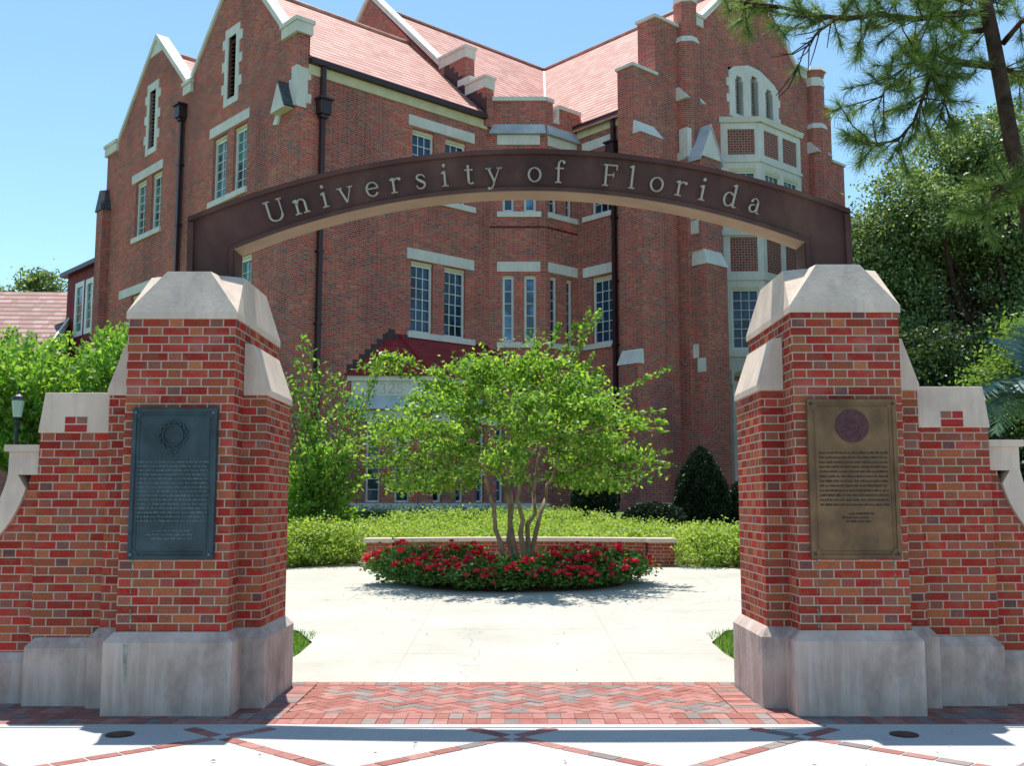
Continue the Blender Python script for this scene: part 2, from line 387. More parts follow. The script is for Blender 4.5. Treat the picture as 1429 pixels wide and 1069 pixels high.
    def build(s, name, m, parent=None, bevel=0.0, smooth=False, uv=True):
        me = bpy.data.meshes.new(name); me.from_pydata(s.v, [], s.f); me.validate(); me.update()
        if uv: add_uv(me)
        me.materials.append(m)
        if smooth: me.polygons.foreach_set('use_smooth', [True] * len(me.polygons))
        o = bpy.data.objects.new(name, me); COL.objects.link(o)
        if parent: o.parent = parent
        if bevel:
            bm_ = o.modifiers.new('bevel', 'BEVEL'); bm_.width = bevel; bm_.segments = 2; bm_.limit_method = 'ANGLE'; bm_.angle_limit = R(40)
        return o

def np_mesh(name, V, k, m, parent=None, rnd=None):
    """mesh of separate k-gons from an (n*k,3) array, with a random value per face"""
    n = len(V) // k
    me = bpy.data.meshes.new(name)
    me.vertices.add(n * k); me.vertices.foreach_set('co', np.asarray(V, dtype=np.float32).ravel())
    me.loops.add(n * k); me.loops.foreach_set('vertex_index', np.arange(n * k, dtype=np.int32))
    me.polygons.add(n); me.polygons.foreach_set('loop_start', np.arange(n, dtype=np.int32) * k)
    me.update(calc_edges=True)
    at = me.attributes.new('rnd', 'FLOAT', 'FACE')
    at.data.foreach_set('value', np.asarray(rnd if rnd is not None else rng.random(n), dtype=np.float32))
    me.materials.append(m)
    o = bpy.data.objects.new(name, me); COL.objects.link(o)
    if parent: o.parent = parent
    return o
def unit(a): return a / np.maximum(np.linalg.norm(a, axis=-1, keepdims=True), 1e-9)
def leaf_quads(P, L, W, dirs=None, up=.6, droop=0.0):
    """folded leaf rhombs at points P"""
    n = len(P)
    d = unit(rng.normal(size=(n, 3))) if dirs is None else unit(dirs + rng.normal(size=(n, 3)) * .55)
    d[:, 2] -= droop; d = unit(d)
    nr = unit(rng.normal(size=(n, 3)) + np.array([0, 0, up * 2]))
    b = unit(np.cross(d, nr))
    l = (L * (.65 + .7 * rng.random(n)))[:, None]; w_ = (W * (.65 + .7 * rng.random(n)))[:, None]
    V = np.empty((n, 4, 3))
    V[:, 0] = P - d * l * .5; V[:, 1] = P + b * w_ * .5 + d * l * .05; V[:, 2] = P + d * l * .5; V[:, 3] = P - b * w_ * .5 + d * l * .05
    return V.reshape(-1, 3)
def clump_points(blobs, n, sub=40, sig=.22, inner=.55):
    """points in sub-clumps spread over ellipsoid shells"""
    vol = np.array([b[3] * b[4] + b[4] * b[5] + b[3] * b[5] for b in blobs]); pr = vol / vol.sum()
    out = []
    for b, p in zip(blobs, pr):
        m = max(6, int(sub * p * len(blobs))); c = unit(rng.normal(size=(m, 3))); r = inner + (1.04 - inner) * rng.random((m, 1)) ** .6
        cen = np.array(b[:3]) + c * r * np.array(b[3:6])
        k = int(n * p); idx = rng.integers(0, m, k)
        wgt = .5 + rng.random(m)
        pts = cen[idx] + rng.normal(size=(k, 3)) * (sig * wgt[idx])[:, None] * np.array([1.15, 1.15, .7])
        out.append(pts)
    return np.concatenate(out)
def shoots(center, ends, n_leaf, L, W, jitter=.05, start=.35, lift=.25):
    """leafy shoots from a centre to end points, arching upward; returns leaf verts and paths"""
    P, D, paths = [], [], []
    for e in ends:
        c = np.array(center) + rng.normal(size=3) * .12
        e = np.array(e); mid = (c + e) / 2 + np.array([0, 0, lift]) + rng.normal(size=3) * .08
        t = start + (1 - start) * rng.random(n_leaf) ** .8
        q = ((1 - t) ** 2)[:, None] * c + (2 * t * (1 - t))[:, None] * mid + (t ** 2)[:, None] * e
        tan = unit(2 * (1 - t)[:, None] * (mid - c) + 2 * t[:, None] * (e - mid))
        P.append(q + rng.normal(size=q.shape) * jitter * (1.5 - t)[:, None]); D.append(tan + rng.normal(size=q.shape) * .7)
        paths.append([tuple((1 - s) ** 2 * c + 2 * s * (1 - s) * mid + s * s * e) for s in (0, .25, .5, .75, 1)])
    P = np.concatenate(P); D = np.concatenate(D)
    return leaf_quads(P, L, W, D, up=.5), paths

# ------------------------------------------------------------------ ground
def gz(y):
    if y < 9.6: return 0.0
    if y < 21.5: return .035 * (y - 9.6)
    if y < 29.4: return .4165 + (1.37 - .4165) * (y - 21.5) / 7.9
    return 1.37
xs = [-400, -150, -60, -30, -15, -8, -4, 0, 4, 8, 15, 30, 60, 150, 400]
ys = [-200, -60, 2, 9.6, 15, 21.5, 25, 29.4, 40, 60, 120, 900]
g = MB()
for a, b in zip(xs, xs[1:]):
    for c, d in zip(ys, ys[1:]):
        g.poly([(a, c, gz(c) - .03), (b, c, gz(c) - .03), (b, d, gz(d) - .03), (a, d, gz(d) - .03)])
tag(g.build('ground', M['lawn']), kind='structure')
rd = MB().poly([(-120, -14, -.02), (120, -14, -.02), (120, 1.2, -.02), (-120, 1.2, -.02)])
tag(rd.build('road', M['asphalt']), kind='structure')
sw = MB().box(-60, 60, 1.2, 7.66, -.15, 0.0)
tag(sw.build('pavement', M['walk']), kind='structure')
# plaza: walk through the gate widening into a disc
PC, PR = (0.0, 17.0), 5.15
out = [(-2.35, 9.55)]
a0 = math.asin(2.2 / PR)
out += [(-2.2, 11.0), (-2.2, 11.7)]
def disc(a): return (PC[0] + PR * math.sin(a), PC[1] - PR * math.cos(a))
out += [disc(-a) for a in np.linspace(a0 + .07, math.pi, 40)]
out += [disc(a) for a in np.linspace(math.pi, a0 + .07, 40)][1:]
out += [(2.2, 11.7), (2.2, 11.0), (2.35, 9.55)]
pz = MB().poly([(x, y, .035 * max(0, y - 9.6) + .0) for x, y in reversed(out)])
tag(pz.build('plaza', M['conc']), kind='structure')

ms = MB()
for k_ in range(30):
    a, b = R(98 + 164 * k_ / 30), R(98 + 164 * (k_ + 1) / 30)
    for r0, r1 in ((PR + .02, PR + .5), (PR + .5, PR + 1.2)):
        q_ = [(PC[0] + r * math.sin(t), PC[1] - r * math.cos(t)) for r, t in ((r0, a), (r1, a), (r1, b), (r0, b))]
        ms.poly([(x, y, gz(y) + .004) for x, y in q_])
tag(ms.build('planting_bed', M['mulch']), kind='structure')
# ---- clay pavers
def clip(poly, x0, x1, y0, y1):
    for ax, lim, sg in ((0, x0, 1), (0, x1, -1), (1, y0, 1), (1, y1, -1)):
        o = []
        for i in range(len(poly)):
            p, q = poly[i], poly[(i + 1) % len(poly)]
            dp, dq = (p[ax] - lim) * sg, (q[ax] - lim) * sg
            if dp >= 0: o.append(p)
            if dp * dq < 0:
                t = dp / (dp - dq); o.append((p[0] + (q[0] - p[0]) * t, p[1] + (q[1] - p[1]) * t))
        poly = o
        if len(poly) < 3: return None
    return poly
def paver_object(name, polys, z=0.006, th=.03):
    mb = MB(); rn = []
    for p in polys:
        cx = sum(q[0] for q in p) / len(p); cy = sum(q[1] for q in p) / len(p)
        sh = [(cx + (x - cx) * .965, cy + (y - cy) * .95) for x, y in p]
        ar = sum(sh[i][0] * sh[(i + 1) % len(sh)][1] - sh[(i + 1) % len(sh)][0] * sh[i][1] for i in range(len(sh)))
        if ar < 0: sh = sh[::-1]
        dz = random.uniform(-.0015, .0015); r = random.random(); k0 = len(mb.f)
        mb.prism([(x, y, z - th) for x, y in sh], [(x, y, z + dz) for x, y in sh])
        rn += [r] * (len(mb.f) - k0)
    o = mb.build(name, M['paver'])
    at = o.data.attributes.new('rnd', 'FLOAT', 'FACE'); at.data.foreach_set('value', rn)
    return tag(o, kind='structure')
def herring(x0, x1, y0, y1, l=.2, w_=.1, ang=R(45)):
    ca, sa = math.cos(ang), math.sin(ang); cx, cy = (x0 + x1) / 2, (y0 + y1) / 2; res = []
    N = 26
    for i in range(-N, N):
        for j in range(-N, N):
            for k in (0, 1):
                # herringbone cell
                bx = (i * 1 + j * 2) * w_; by = (i * 1 - j * 2) * w_
                r = [(bx, by), (bx + l, by), (bx + l, by + w_), (bx, by + w_)] if k == 0 else [(bx, by + w_), (bx + w_, by + w_), (bx + w_, by + w_ + l), (bx, by + w_ + l)]
                q = [(cx + x * ca - y * sa, cy + x * sa + y * ca) for x, y in r]
                q = clip(q, x0, x1, y0, y1)
                if q:
                    ar = abs(sum(q[m][0] * q[(m + 1) % len(q)][1] - q[(m + 1) % len(q)][0] * q[m][1] for m in range(len(q)))) / 2
                    if ar > .0012: res.append(q)
    return res
def row_x(x0, x1, y0, y1, wd):
    n = max(1, round((x1 - x0) / wd)); s = (x1 - x0) / n
    return [[(x0 + i * s, y0), (x0 + (i + 1) * s, y0), (x0 + (i + 1) * s, y1), (x0 + i * s, y1)] for i in range(n)]
pv = herring(-1.72, 1.72, 8.16, 9.38)
pv += row_x(-1.94, 1.94, 7.76, 7.95, .105) + row_x(-1.94, 1.94, 7.955, 8.155, .105) + row_x(-1.94, 1.94, 9.385, 9.55, .105)
for sx in (-1, 1):
    n = 12; s = (9.38 - 8.16) / n
    for i in range(n): pv.append([(sx * 1.725, 8.16 + i * s), (sx * 1.95, 8.16 + i * s), (sx * 1.95, 8.16 + (i + 1) * s), (sx * 1.725, 8.16 + (i + 1) * s)])
    a, b = (-9, -1.945) if sx < 0 else (1.945, 9)
    pv += row_x(a, b, 7.76, 7.95, .105) + row_x(a, b, 7.955, 8.155, .105) + row_x(a, b, 8.16, 8.36, .105) + row_x(a, b, 8.365, 8.56, .105)
paver_object('brick_path', pv)
base = MB().box(-9, 9, 7.66, 9.56, -.15, -.004)
tag(base.build('paver_bed', plain('grey joint sand', (.16, .13, .12), .95, .1, var=.3, scale=9)), kind='structure')
ks = MB().box(-60, 60, 7.66, 7.757, -.15, .006)
tag(ks.build('kerb_strip', M['walk']), kind='structure')
# diagonal clay lines let into the street concrete
ln = []
for x0 in np.arange(-8, 8.1, 2.0):
    for sg in (-1, 1):
        d = Vector((sg * .735, -.68)); nrm = Vector((d.y, -d.x)) * .05
        for k in range(-2, 12):
            p = Vector((x0, 7.36)) + d * (k * .215 + (.05 if k >= 0 else -.05)); q = p + d * .207
            if p.y > 7.64: p = p + d * ((p.y - 7.635) / .68)
            if q.y < 5.0 or q.y > 7.6: continue
            ln.append([(p + nrm)[:], (q + nrm)[:], (q - nrm)[:], (p - nrm)[:]])
paver_object('paver_lines', ln, z=.004, th=.02)

# grass beside the walk
def inside_plaza(x, y): return (x - PC[0]) ** 2 + (y - PC[1]) ** 2 < (PR + .03) ** 2 or abs(x) < 2.24
pts = []
while len(pts) < 26000:
    x, y = random.uniform(-5, 5), random.uniform(9.6, 13.6)
    if not inside_plaza(x, y): pts.append((x, y, gz(y) - .03))
P = np.array(pts); n = len(P); d = rng.normal(size=(n, 3)) * .45; d[:, 2] = 1; d = unit(d); hh = (.05 + .05 * rng.random((n, 1)))
sd = unit(np.cross(d, rng.normal(size=(n, 3)))) * .006
V = np.stack([P - sd, P + sd, P + d * hh], 1).reshape(-1, 3)
tag(np_mesh('grass', V, 3, M['grass']), 'short bright green grass beside the walk behind the pillars', 'grass', kind='stuff')

# ------------------------------------------------------------------ gate pillars
def cap_cross(mb, a, b, z0, z1, wx, wy, xa, yb, lip=.05):
    mb.prism([(-a, -b, z0), (a, -b, z0), (a, b, z0), (-a, b, z0)], [(-a, -b, z0 + lip), (a, -b, z0 + lip), (a, b, z0 + lip), (-a, b, z0 + lip)])
    mb.f.pop(-5)
    z = z0 + lip
    top = [(-wx, -yb), (wx, -yb), (wx, -wy), (xa, -wy), (xa, wy), (wx, wy), (wx, yb), (-wx, yb), (-wx, wy), (-xa, wy), (-xa, -wy), (-wx, -wy)]
    zi = z1 + .02
    T = lambda x, y: (x, y, z1 if (abs(x) > wx + 1e-6 or abs(y) > wy + 1e-6) else zi)
    mb.poly([T(wx, -wy), T(wx, wy), T(-wx, wy), T(-wx, -wy)])
    for q in ([(-wx, -yb), (wx, -yb), (wx, -wy), (-wx, -wy)], [(wx, -wy), (xa, -wy), (xa, wy), (wx, wy)], [(wx, wy), (wx, yb), (-wx, yb), (-wx, wy)], [(-wx, -wy), (-wx, wy), (-xa, wy), (-xa, -wy)]):
        mb.poly([T(*p) for p in q])
    mb.poly([(-a, -b, z), (a, -b, z), T(wx, -yb), T(-wx, -yb)]); mb.poly([(a, b, z), (-a, b, z), T(-wx, yb), T(wx, yb)])
    mb.poly([(a, -b, z), (a, b, z), T(xa, wy), T(xa, -wy)]); mb.poly([(-a, b, z), (-a, -b, z), T(-xa, -wy), T(-xa, wy)])
    for sx in (1, -1):
        for sy in (1, -1):
            f1 = [(sx * a, sy * b, z), T(sx * wx, sy * yb), T(sx * wx, sy * wy)]; f2 = [(sx * a, sy * b, z), T(sx * wx, sy * wy), T(sx * xa, sy * wy)]
            for f in (f1, f2):
                if sx * sy < 0: f = f[::-1]
                mb.poly(f[::-1] if sx * sy > 0 and False else f[::-1])

def plaque(parent, bronze, x0, x1, z0, z1, y):
    fr = Fr((0, y, 0), (1, 0, 0), (0, -1, 0))
    face, lite = (M['plaqueg'], M['plaquegl']) if bronze == 'green' else (M['plaqueb'], M['plaquebd'])
    mb = MB(); mb.fbox(fr, x0, x1, z0, z1, 0, .035)
    pl = mb.build('plaque', face, parent, bevel=.006)
    bw = .035
    e = .03; a, b_, c, d = x0 + bw, x1 - bw, z0 + bw, z1 - bw; n = .07
    rim = MB()
    outer = [(x0 + .004, z0 + .004), (x1 - .004, z0 + .004), (x1 - .004, z1 - .004), (x0 + .004, z1 - .004)]
    for (p, q, r_, s_) in ((x0 + .003, a, z0 + .003, z1 - .003), (b_, x1 - .003, z0 + .003, z1 - .003)): rim.fbox(fr, p, q, r_, s_, .03, .047)
    rim.fbox(fr, a, b_, z0 + .003, c, .03, .046); rim.fbox(fr, a, b_, d, z1 - .003, .03, .046)
    k = .055
    for sx, sz in ((a, c), (b_, c), (a, d), (b_, d)):
        ux = k if sx == a else -k; uz = k if sz == c else -k
        rim.profile(fr, [(sx, sz), (sx + ux, sz), (sx + ux * .62, sz + uz * .62), (sx, sz + uz)], .03, .044)
    t_ = .007; i2 = .022
    for (p, q, r_, s_) in ((a + i2, a + i2 + t_, c + k, d - k), (b_ - i2 - t_, b_ - i2, c + k, d - k), (a + k, b_ - k, c + i2, c + i2 + t_), (a + k, b_ - k, d - i2 - t_, d - i2)):
        rim.fbox(fr, p, q, r_, s_, .03, .041)
    rim.build('border', face, pl, bevel=.003)
    for sx in (x0 + .03, x1 - .03):
        for sz in (z0 + .04, z1 - .04):
            MB().tube([fr.p(sx, sz, .045), fr.p(sx, sz, .056)], .011, 10).build('bolt', M['plaquebd'] if bronze != 'green' else M['plaquegl'], pl)
    cx = (x0 + x1) / 2; cz = z1 - .215
    se = MB()
    if bronze == 'green':
        cx -= .01
        N = 40
        def ring(r0, r1, d0, d1):
            for i in range(N):
                a1, a2 = 2 * math.pi * i / N, 2 * math.pi * (i + 1) / N
                se.hexa([fr.p(cx + r0 * math.cos(a1), cz + r0 * math.sin(a1), d0), fr.p(cx + r1 * math.cos(a1), cz + r1 * math.sin(a1), d0), fr.p(cx + r1 * math.cos(a2), cz + r1 * math.sin(a2), d0), fr.p(cx + r0 * math.cos(a2), cz + r0 * math.sin(a2), d0),
                         fr.p(cx + r0 * math.cos(a1), cz + r0 * math.sin(a1), d1), fr.p(cx + r1 * math.cos(a1), cz + r1 * math.sin(a1), d1), fr.p(cx + r1 * math.cos(a2), cz + r1 * math.sin(a2), d1), fr.p(cx + r0 * math.cos(a2), cz + r0 * math.sin(a2), d1)])
        ring(.074, .084, .03, .052)
        for i in range(26):   # wreath leaves
            an = 2 * math.pi * i / 26; rr = .098 + .012 * (i % 2)
            c_ = Vector((cx + rr * math.cos(an), 0, cz + rr * math.sin(an)))
            ta = an + 1.2
            pr = [(c_.x + .019 * math.cos(ta), c_.z + .019 * math.sin(ta)), (c_.x + .008 * math.cos(ta + 1.57), c_.z + .008 * math.sin(ta + 1.57)), (c_.x - .019 * math.cos(ta), c_.z - .019 * math.sin(ta)), (c_.x - .008 * math.cos(ta + 1.57), c_.z - .008 * math.sin(ta + 1.57))]
            se.profile(fr, pr, .03, .046 + .001 * (i % 3))
        se.fbox(fr, cx - .035, cx - .006, cz - .145, cz - .128, .03, .044); se.fbox(fr, cx + .006, cx + .035, cz - .145, cz - .128, .03, .044); se.fbox(fr, cx - .012, cx + .012, cz - .16, cz - .14, .03, .047)
        se.build('seal', M['plaqueg'], pl)
        rows = [(z1 - .43 - i * .0325, .055, .055) for i in range(15)] + [(z1 - .96, .19, .19), (z1 - .99, .14, .16), (z1 - 1.02, .18, .17)]
        rows = [r for r in rows if r[0] > z0 + .1]; sc = .012
    else:
        se.tube([fr.p(cx, cz, .03), fr.p(cx, cz, .045)], .128, 40)
        se.build('seal', M['sealr'], pl)
        s2 = MB(); random.seed(3)
        for i in range(30):
            an = random.uniform(0, 6.28); r0 = random.uniform(.02, .10); x_, z_ = cx + r0 * math.cos(an), cz + r0 * math.sin(an)
            s2.fbox(fr, x_ - .008, x_ + .008, z_ - .004, z_ + .004, .043, .049 + i * 1e-4)
        s2.build('seal_relief', M['sealr'], pl)
        rows = [(z1 - .43 - i * .0365, .085, .085) for i in range(12)] + [(z1 - .90, .30, .2), (z1 - .93, .25, .24), (z1 - .96, .28, .22)]; sc = .013
    random.seed(11); tx = MB()
    for z, ml, mr in rows:
        x = x0 + ml
        while x < x1 - mr - .01:
            wl_ = random.choice((3, 4, 5, 6, 7, 8))
            for _ in range(wl_):
                if x > x1 - mr: break
                hgt = random.choice((.010, .010, .015, .016)); cwid = random.choice((.0045, .006, .008))
                tx.fbox(fr, x, x + cwid * .75, z, z + hgt, .033, .0385); 
                if random.random() < .6: tx.fbox(fr, x + cwid * .75, x + cwid * 1.05, z + random.choice((0, .004, .008)), z + .0028 + random.choice((0, .004, .008)), .033, .038)
                x += cwid * 1.25
            x += .008
    tx.build('lettering', lite, pl, uv=False)
    return pl

def pillar(xc, s, zs, label, bronze, pq):
    """s=+1: the gateway lies to the right of this pillar"""
    o = empty('gate_pillar', (xc, 8.87, 0), 0, label, 'gate pillar')
    zb, zt, zc = .62 * zs, 3.05 * zs, 3.46 * zs
    # plinth: cross plan, bevelled head
    p = MB()
    def blk(mb, x0, x1, y0, y1, z0, z1, bv):
        mb.prism([(x0, y0, z0), (x1, y0, z0), (x1, y1, z0), (x0, y1, z0)], [(x0, y0, z1 - .075), (x1, y0, z1 - .075), (x1, y1, z1 - .075), (x0, y1, z1 - .075)])
        mb.f.pop(-5)
        zz = z1 - .075
        b0 = [(x0, y0, zz), (x1, y0, zz), (x1, y1, zz), (x0, y1, zz)]; t0 = [(x0 + bv, y0 + bv, z1), (x1 - bv, y0 + bv, z1), (x1 - bv, y1 - bv, z1), (x0 + bv, y1 - bv, z1)]
        mb.poly(t0)
        for i in range(4): mb.poly([b0[i], b0[(i + 1) % 4], t0[(i + 1) % 4], t0[i]])
    blk(p, -.49, .49, -.83, .83, -.05, zb, .062)
    blk(p, *(sorted((s * .2, s * .675))), -.53, .53, -.05, zb - .004, .062)
    blk(p, *(sorted((-s * .2, -s * .725))), -.53, .53, -.05, zb - .003, .062)
    p.build('plinth', M['plinth'], o, bevel=.006)
    b = MB().box(-.425, .425, -.75, .75, zb - .02, zt)
    b.box(*(sorted((s * .3, s * .612))), -.46, .46, zb - .02, 2.47 * zs)
    b.box(*(sorted((-s * .3, -s * .662))), -.46, .46, zb - .02, 2.47 * zs)
    b.build('brick_shaft', M['gbrick'], o)
    c = MB(); cap_cross(c, .440, .765, zt, zc, .175, .39, .385, .63)
    c.build('cap', M['stone'], o)
    for sg, xo in ((s, .627), (-s, .677)):
        q = MB(); fr = Fr((0, 0, 0), (sg, 0, 0), (0, -1, 0))
        q.profile(fr, [(.428, 2.47 * zs), (xo, 2.47 * zs), (xo, 2.52 * zs), (.50 + (xo - .627), 2.885 * zs), (.428, 2.90 * zs)], -.475, .475)
        q.build('shoulder_cap', M['stone'], o, bevel=.004)
    plaque(o, bronze, *pq, -.75)
    st = MB(); fr = Fr((0, -.75, 0), (1, 0, 0), (0, -1, 0)); rr_ = random.Random(5)
    for x in ((pq[0] + .03,) if bronze == 'green' else (pq[0] + .05, pq[1] - .05)):
        z = pq[2] - .004; zend = .66 if x < 0 or bronze == 'green' else 1.0
        while z > zend:
            h_ = rr_.uniform(.01, .05); w1, w2 = rr_.uniform(.002, .008), rr_.uniform(.0015, .006); dx = rr_.uniform(-.004, .004)
            st.profile(fr, [(x + dx - w1, z), (x + dx + w1, z), (x + dx + w2, z - h_), (x + dx - w2, z - h_)], -.002, .0012); z -= h_ + rr_.uniform(.0, .05)
    st.build('verdigris_streak', M['verdigris'], o)
    if bronze == 'green':
        frp = Fr((0, -.83, 0), (1, 0, 0), (0, -1, 0)); ps = MB()
        ps.profile(frp, [(-.335, .535), (-.292, .535), (-.296, .47), (-.301, .40), (-.300, .30), (-.310, .19), (-.318, .20), (-.322, .33), (-.331, .42)], -.002, .0015)
        ps.build('plinth_stain', M['stain'], o)
    return o
pillar(-2.61, 1, 1.0, 'left brick gate pillar with blue-green bronze plaque, carrying the arch', 'green', (-.35, .315, 1.165, 2.34))
pillar(2.635, -1, 1.017, 'right brick gate pillar with golden brown bronze plaque, carrying the arch', 'gold', (-.335, .365, 1.17, 2.41))

# ------------------------------------------------------------------ wing walls outside the pillars
def wing(xc, s, zs, label):
    """s=-1 runs to the left"""
    o = empty('wing_wall', (xc, 8.9, 0), 0, label, 'wall')
    fr = Fr((0, 0, 0), (s, 0, 0), (0, -1, 0))
    pl = MB()
    def blk(t0, t1, d0, d1, z1, bv=.06):
        zz = z1 - .07
        b0 = [fr.p(t0, zz, d1), fr.p(t1, zz, d1), fr.p(t1, zz, d0), fr.p(t0, zz, d0)]
        pl.fbox(fr, t0, t1, -.05, zz, d0, d1)
        pl.hexa([fr.p(t0, zz, d0), fr.p(t1, zz, d0), fr.p(t1, zz, d1), fr.p(t0, zz, d1), fr.p(t0, z1, d0 + bv), fr.p(t1 - bv, z1, d0 + bv), fr.p(t1 - bv, z1, d1 - bv), fr.p(t0, z1, d1 - bv)])
    blk(.0, .61, -.5, .47, .53 * zs); blk(.61, 8, -.4, .37, .40 * zs)
    pl.build('plinth', M['plinth'], o, bevel=.006)
    zt = 2.17 * zs
    b = MB(); b.fbox(fr, 0, .60, .45, zt, -.4, .40)
    # scroll wall
    n = 16; cx, cz, rr = 1.645, 1.95 * zs, .78
    prof = [(.60, .35), (7.5, .35), (7.5, 1.0 * zs), (cx, 1.0 * zs)]
    prof += [(cx - (rr + .17) * math.sin(a) if False else cx - (rr + .17) * math.cos(a), cz - (rr + .17) * math.sin(a)) for a in np.linspace(R(88), R(20), n)]
    prof += [(.70, 1.83 * zs), (.60, 1.83 * zs)]
    b.profile(fr, prof, -.28, .30)
    b.build('brickwork', M['gbrick'], o)
    c = MB()
    c.profile(fr, [(-.0, zt), (.61, zt), (.565, 2.50 * zs), (.0, 2.50 * zs)], -.42, .42)
    c.build('cap_block', M['stone'], o, bevel=.006)
    for t0_, t1_, z0_, z1_, mm in ((.21, .295, 2.245 * zs, 2.30 * zs, 'rbg'), (.305, .39, 2.245 * zs, 2.30 * zs, 'rb'), (.21, .39, zt + .006, 2.235 * zs, 'rb')):
        MB().fbox(fr, t0_, t1_, z0_, z1_, .40, .4225).build('inset_brick', M[mm], o)
    sc = MB()
    for d0, d1, k in ((-.32, .34, 0),):
        inner = [(cx - rr * math.cos(a), cz - rr * math.sin(a)) for a in np.linspace(0, R(90), 22)]
        outer = [(cx - (rr + .17) * math.cos(a), cz - (rr + .17) * math.sin(a)) for a in np.linspace(R(14), R(90), 22)]
        for i in range(21):
            sc.profile(fr, [inner[i], inner[i + 1], outer[i + 1], outer[i]], d0, d1)
        sc.fbox(fr, cx, 7.6, cz - rr - .17, cz - rr, d0, d1)
    sc.fbox(fr, .605, .87, 1.83 * zs, 2.02 * zs, -.33, .345)
    sc.fbox(fr, .605, .90, 2.02 * zs, 2.075 * zs, -.36, .375)
    sc.build('scroll_coping', M['stone'], o)
    return o
wing(-3.265, -1, 1.0, 'left brick wing wall with stepped stone cap and curved scroll coping')
wing(3.30, 1, 1.02, 'right brick wing wall with stepped stone cap and curved scroll coping')

# in-ground lamps
for x, lab in ((-2.72, 'dark round ground light set in concrete before the left pillar'), (2.72, 'dark round ground light set in concrete before the right pillar')):
    y = 7.44
    o = empty('ground_light', (x, y, 0), 0, lab, 'ground light', 'ground lights before the pillars')
    MB().lathe((0, 0, 0), [(.098, -.05), (.098, .006), (.088, .009)], 28).build('rim', M['iron'], o)
    MB().lathe((0, 0, 0), [(.08, 0), (.08, .010), (.03, .013)], 24).build('lens', M['plaquebd'], o)

# ------------------------------------------------------------------ bronze arch with lettering
arch = empty('gateway_arch', (.112, 8.80, 0), 0, 'dark bronze arch with pale raised lettering spanning the two pillars', 'arch')
arch.rotation_euler = (0, R(-.72), 0)
frA = Fr((0, 0, 0), (1, 0, 0), (0, -1, 0))
HW, Ro, Ri, ZO, ZI = 2.835, 7.38, 6.42, 4.635, 4.268
HI = 2.44
def zo(x): return ZO - Ro + math.sqrt(Ro * Ro - x * x)
def zi(x): return ZI - Ri + math.sqrt(Ri * Ri - x * x)
def band(mb, fo, fi, h0, d0, d1, n=60):
    xs_ = np.linspace(-h0, h0, n)
    for a, b in zip(xs_, xs_[1:]): mb.profile(frA, [(a, fi(a)), (b, fi(b)), (b, fo(b)), (a, fo(a))], d0, d1)
def arch_profile(ins):
    pr = [(-HW + ins, 3.40), (-HI - ins, 3.40)]
    h = HI + ins
    xs_ = np.linspace(-h, h, 49)
    pr += [(x, zi(x) + ins) for x in xs_]
    pr += [(HI + ins, 3.40), (HW - ins, 3.40)]
    pr += [(x, zo(x) - ins) for x in np.linspace(HW - ins, -HW + ins, 49)]
    return pr
pan = MB()
# panel as vertical strips (solid plate)
def strips(mb, ins, d0, d1):
    xs_ = sorted(set(np.round(np.concatenate([np.linspace(-HW + ins, HW - ins, 73), [-HI - ins, HI + ins]]), 4)))
    for a, b in zip(xs_, xs_[1:]):
        m = (a + b) / 2
        lo = (lambda x: 3.40) if abs(m) > HI + ins else (lambda x: zi(x) + ins)
        mb.profile(frA, [(a, lo(a)), (b, lo(b)), (b, zo(b) - ins), (a, zo(a) - ins)], d0, d1)
strips(pan, .02, -.105, .105)
pan.build('panel', M['bronze'], arch)
rim = MB(); tw = .042
xs_ = np.linspace(-HW, HW, 61)
for d0, d1 in ((.09, .138), (-.138, -.09)):
    for a, b in zip(xs_, xs_[1:]): rim.profile(frA, [(a, zo(a) - tw), (b, zo(b) - tw), (b, zo(b)), (a, zo(a))], d0, d1)
    xi = np.linspace(-HI - .03, HI + .03, 49)
    for a, b in zip(xi, xi[1:]): rim.profile(frA, [(a, zi(a) - .001), (b, zi(b) - .001), (b, zi(b) + .03), (a, zi(a) + .03)], d0, d1 - .002 * (1 if d0 > 0 else -1) if d0 > 0 else d1)
    for sg in (-1, 1):
        rim.fbox(frA, sg * HW, sg * (HW - .05), 3.40, zo(HW) - tw, d0, d1 - .001); rim.fbox(frA, sg * HI, sg * (HI + .035), 3.40, zi(HI), d0, d1 - .003)
top = [(a, b) for a, b in zip(xs_, xs_[1:])]
for a, b in top: rim.profile(frA, [(a, zo(a) - .015), (b, zo(b) - .015), (b, zo(b) - .003), (a, zo(a) - .003)], -.1, .1)
for sg in (-1, 1): rim.fbox(frA, sg * (HW - .003), sg * (HW - .02), 3.40, zo(HW) - tw, -.1, .1)
rim.build('rim', M['bronze'], arch)
sf = MB()
xi = np.linspace(-HI, HI, 49)
for a, b in zip(xi, xi[1:]): sf.profile(frA, [(a, zi(a) - .010), (b, zi(b) - .010), (b, zi(b) - .001), (a, zi(a) - .001)], -.128, .128)
sf.build('soffit', M['soffit'], arch)
for sg in (-1, 1):
    l = MB().fbox(frA, sg * HI, sg * (HI - .012), 3.40, zi(HI) - .012, -.125, .125); l.build('jamb_lining', M['bronze'], arch)

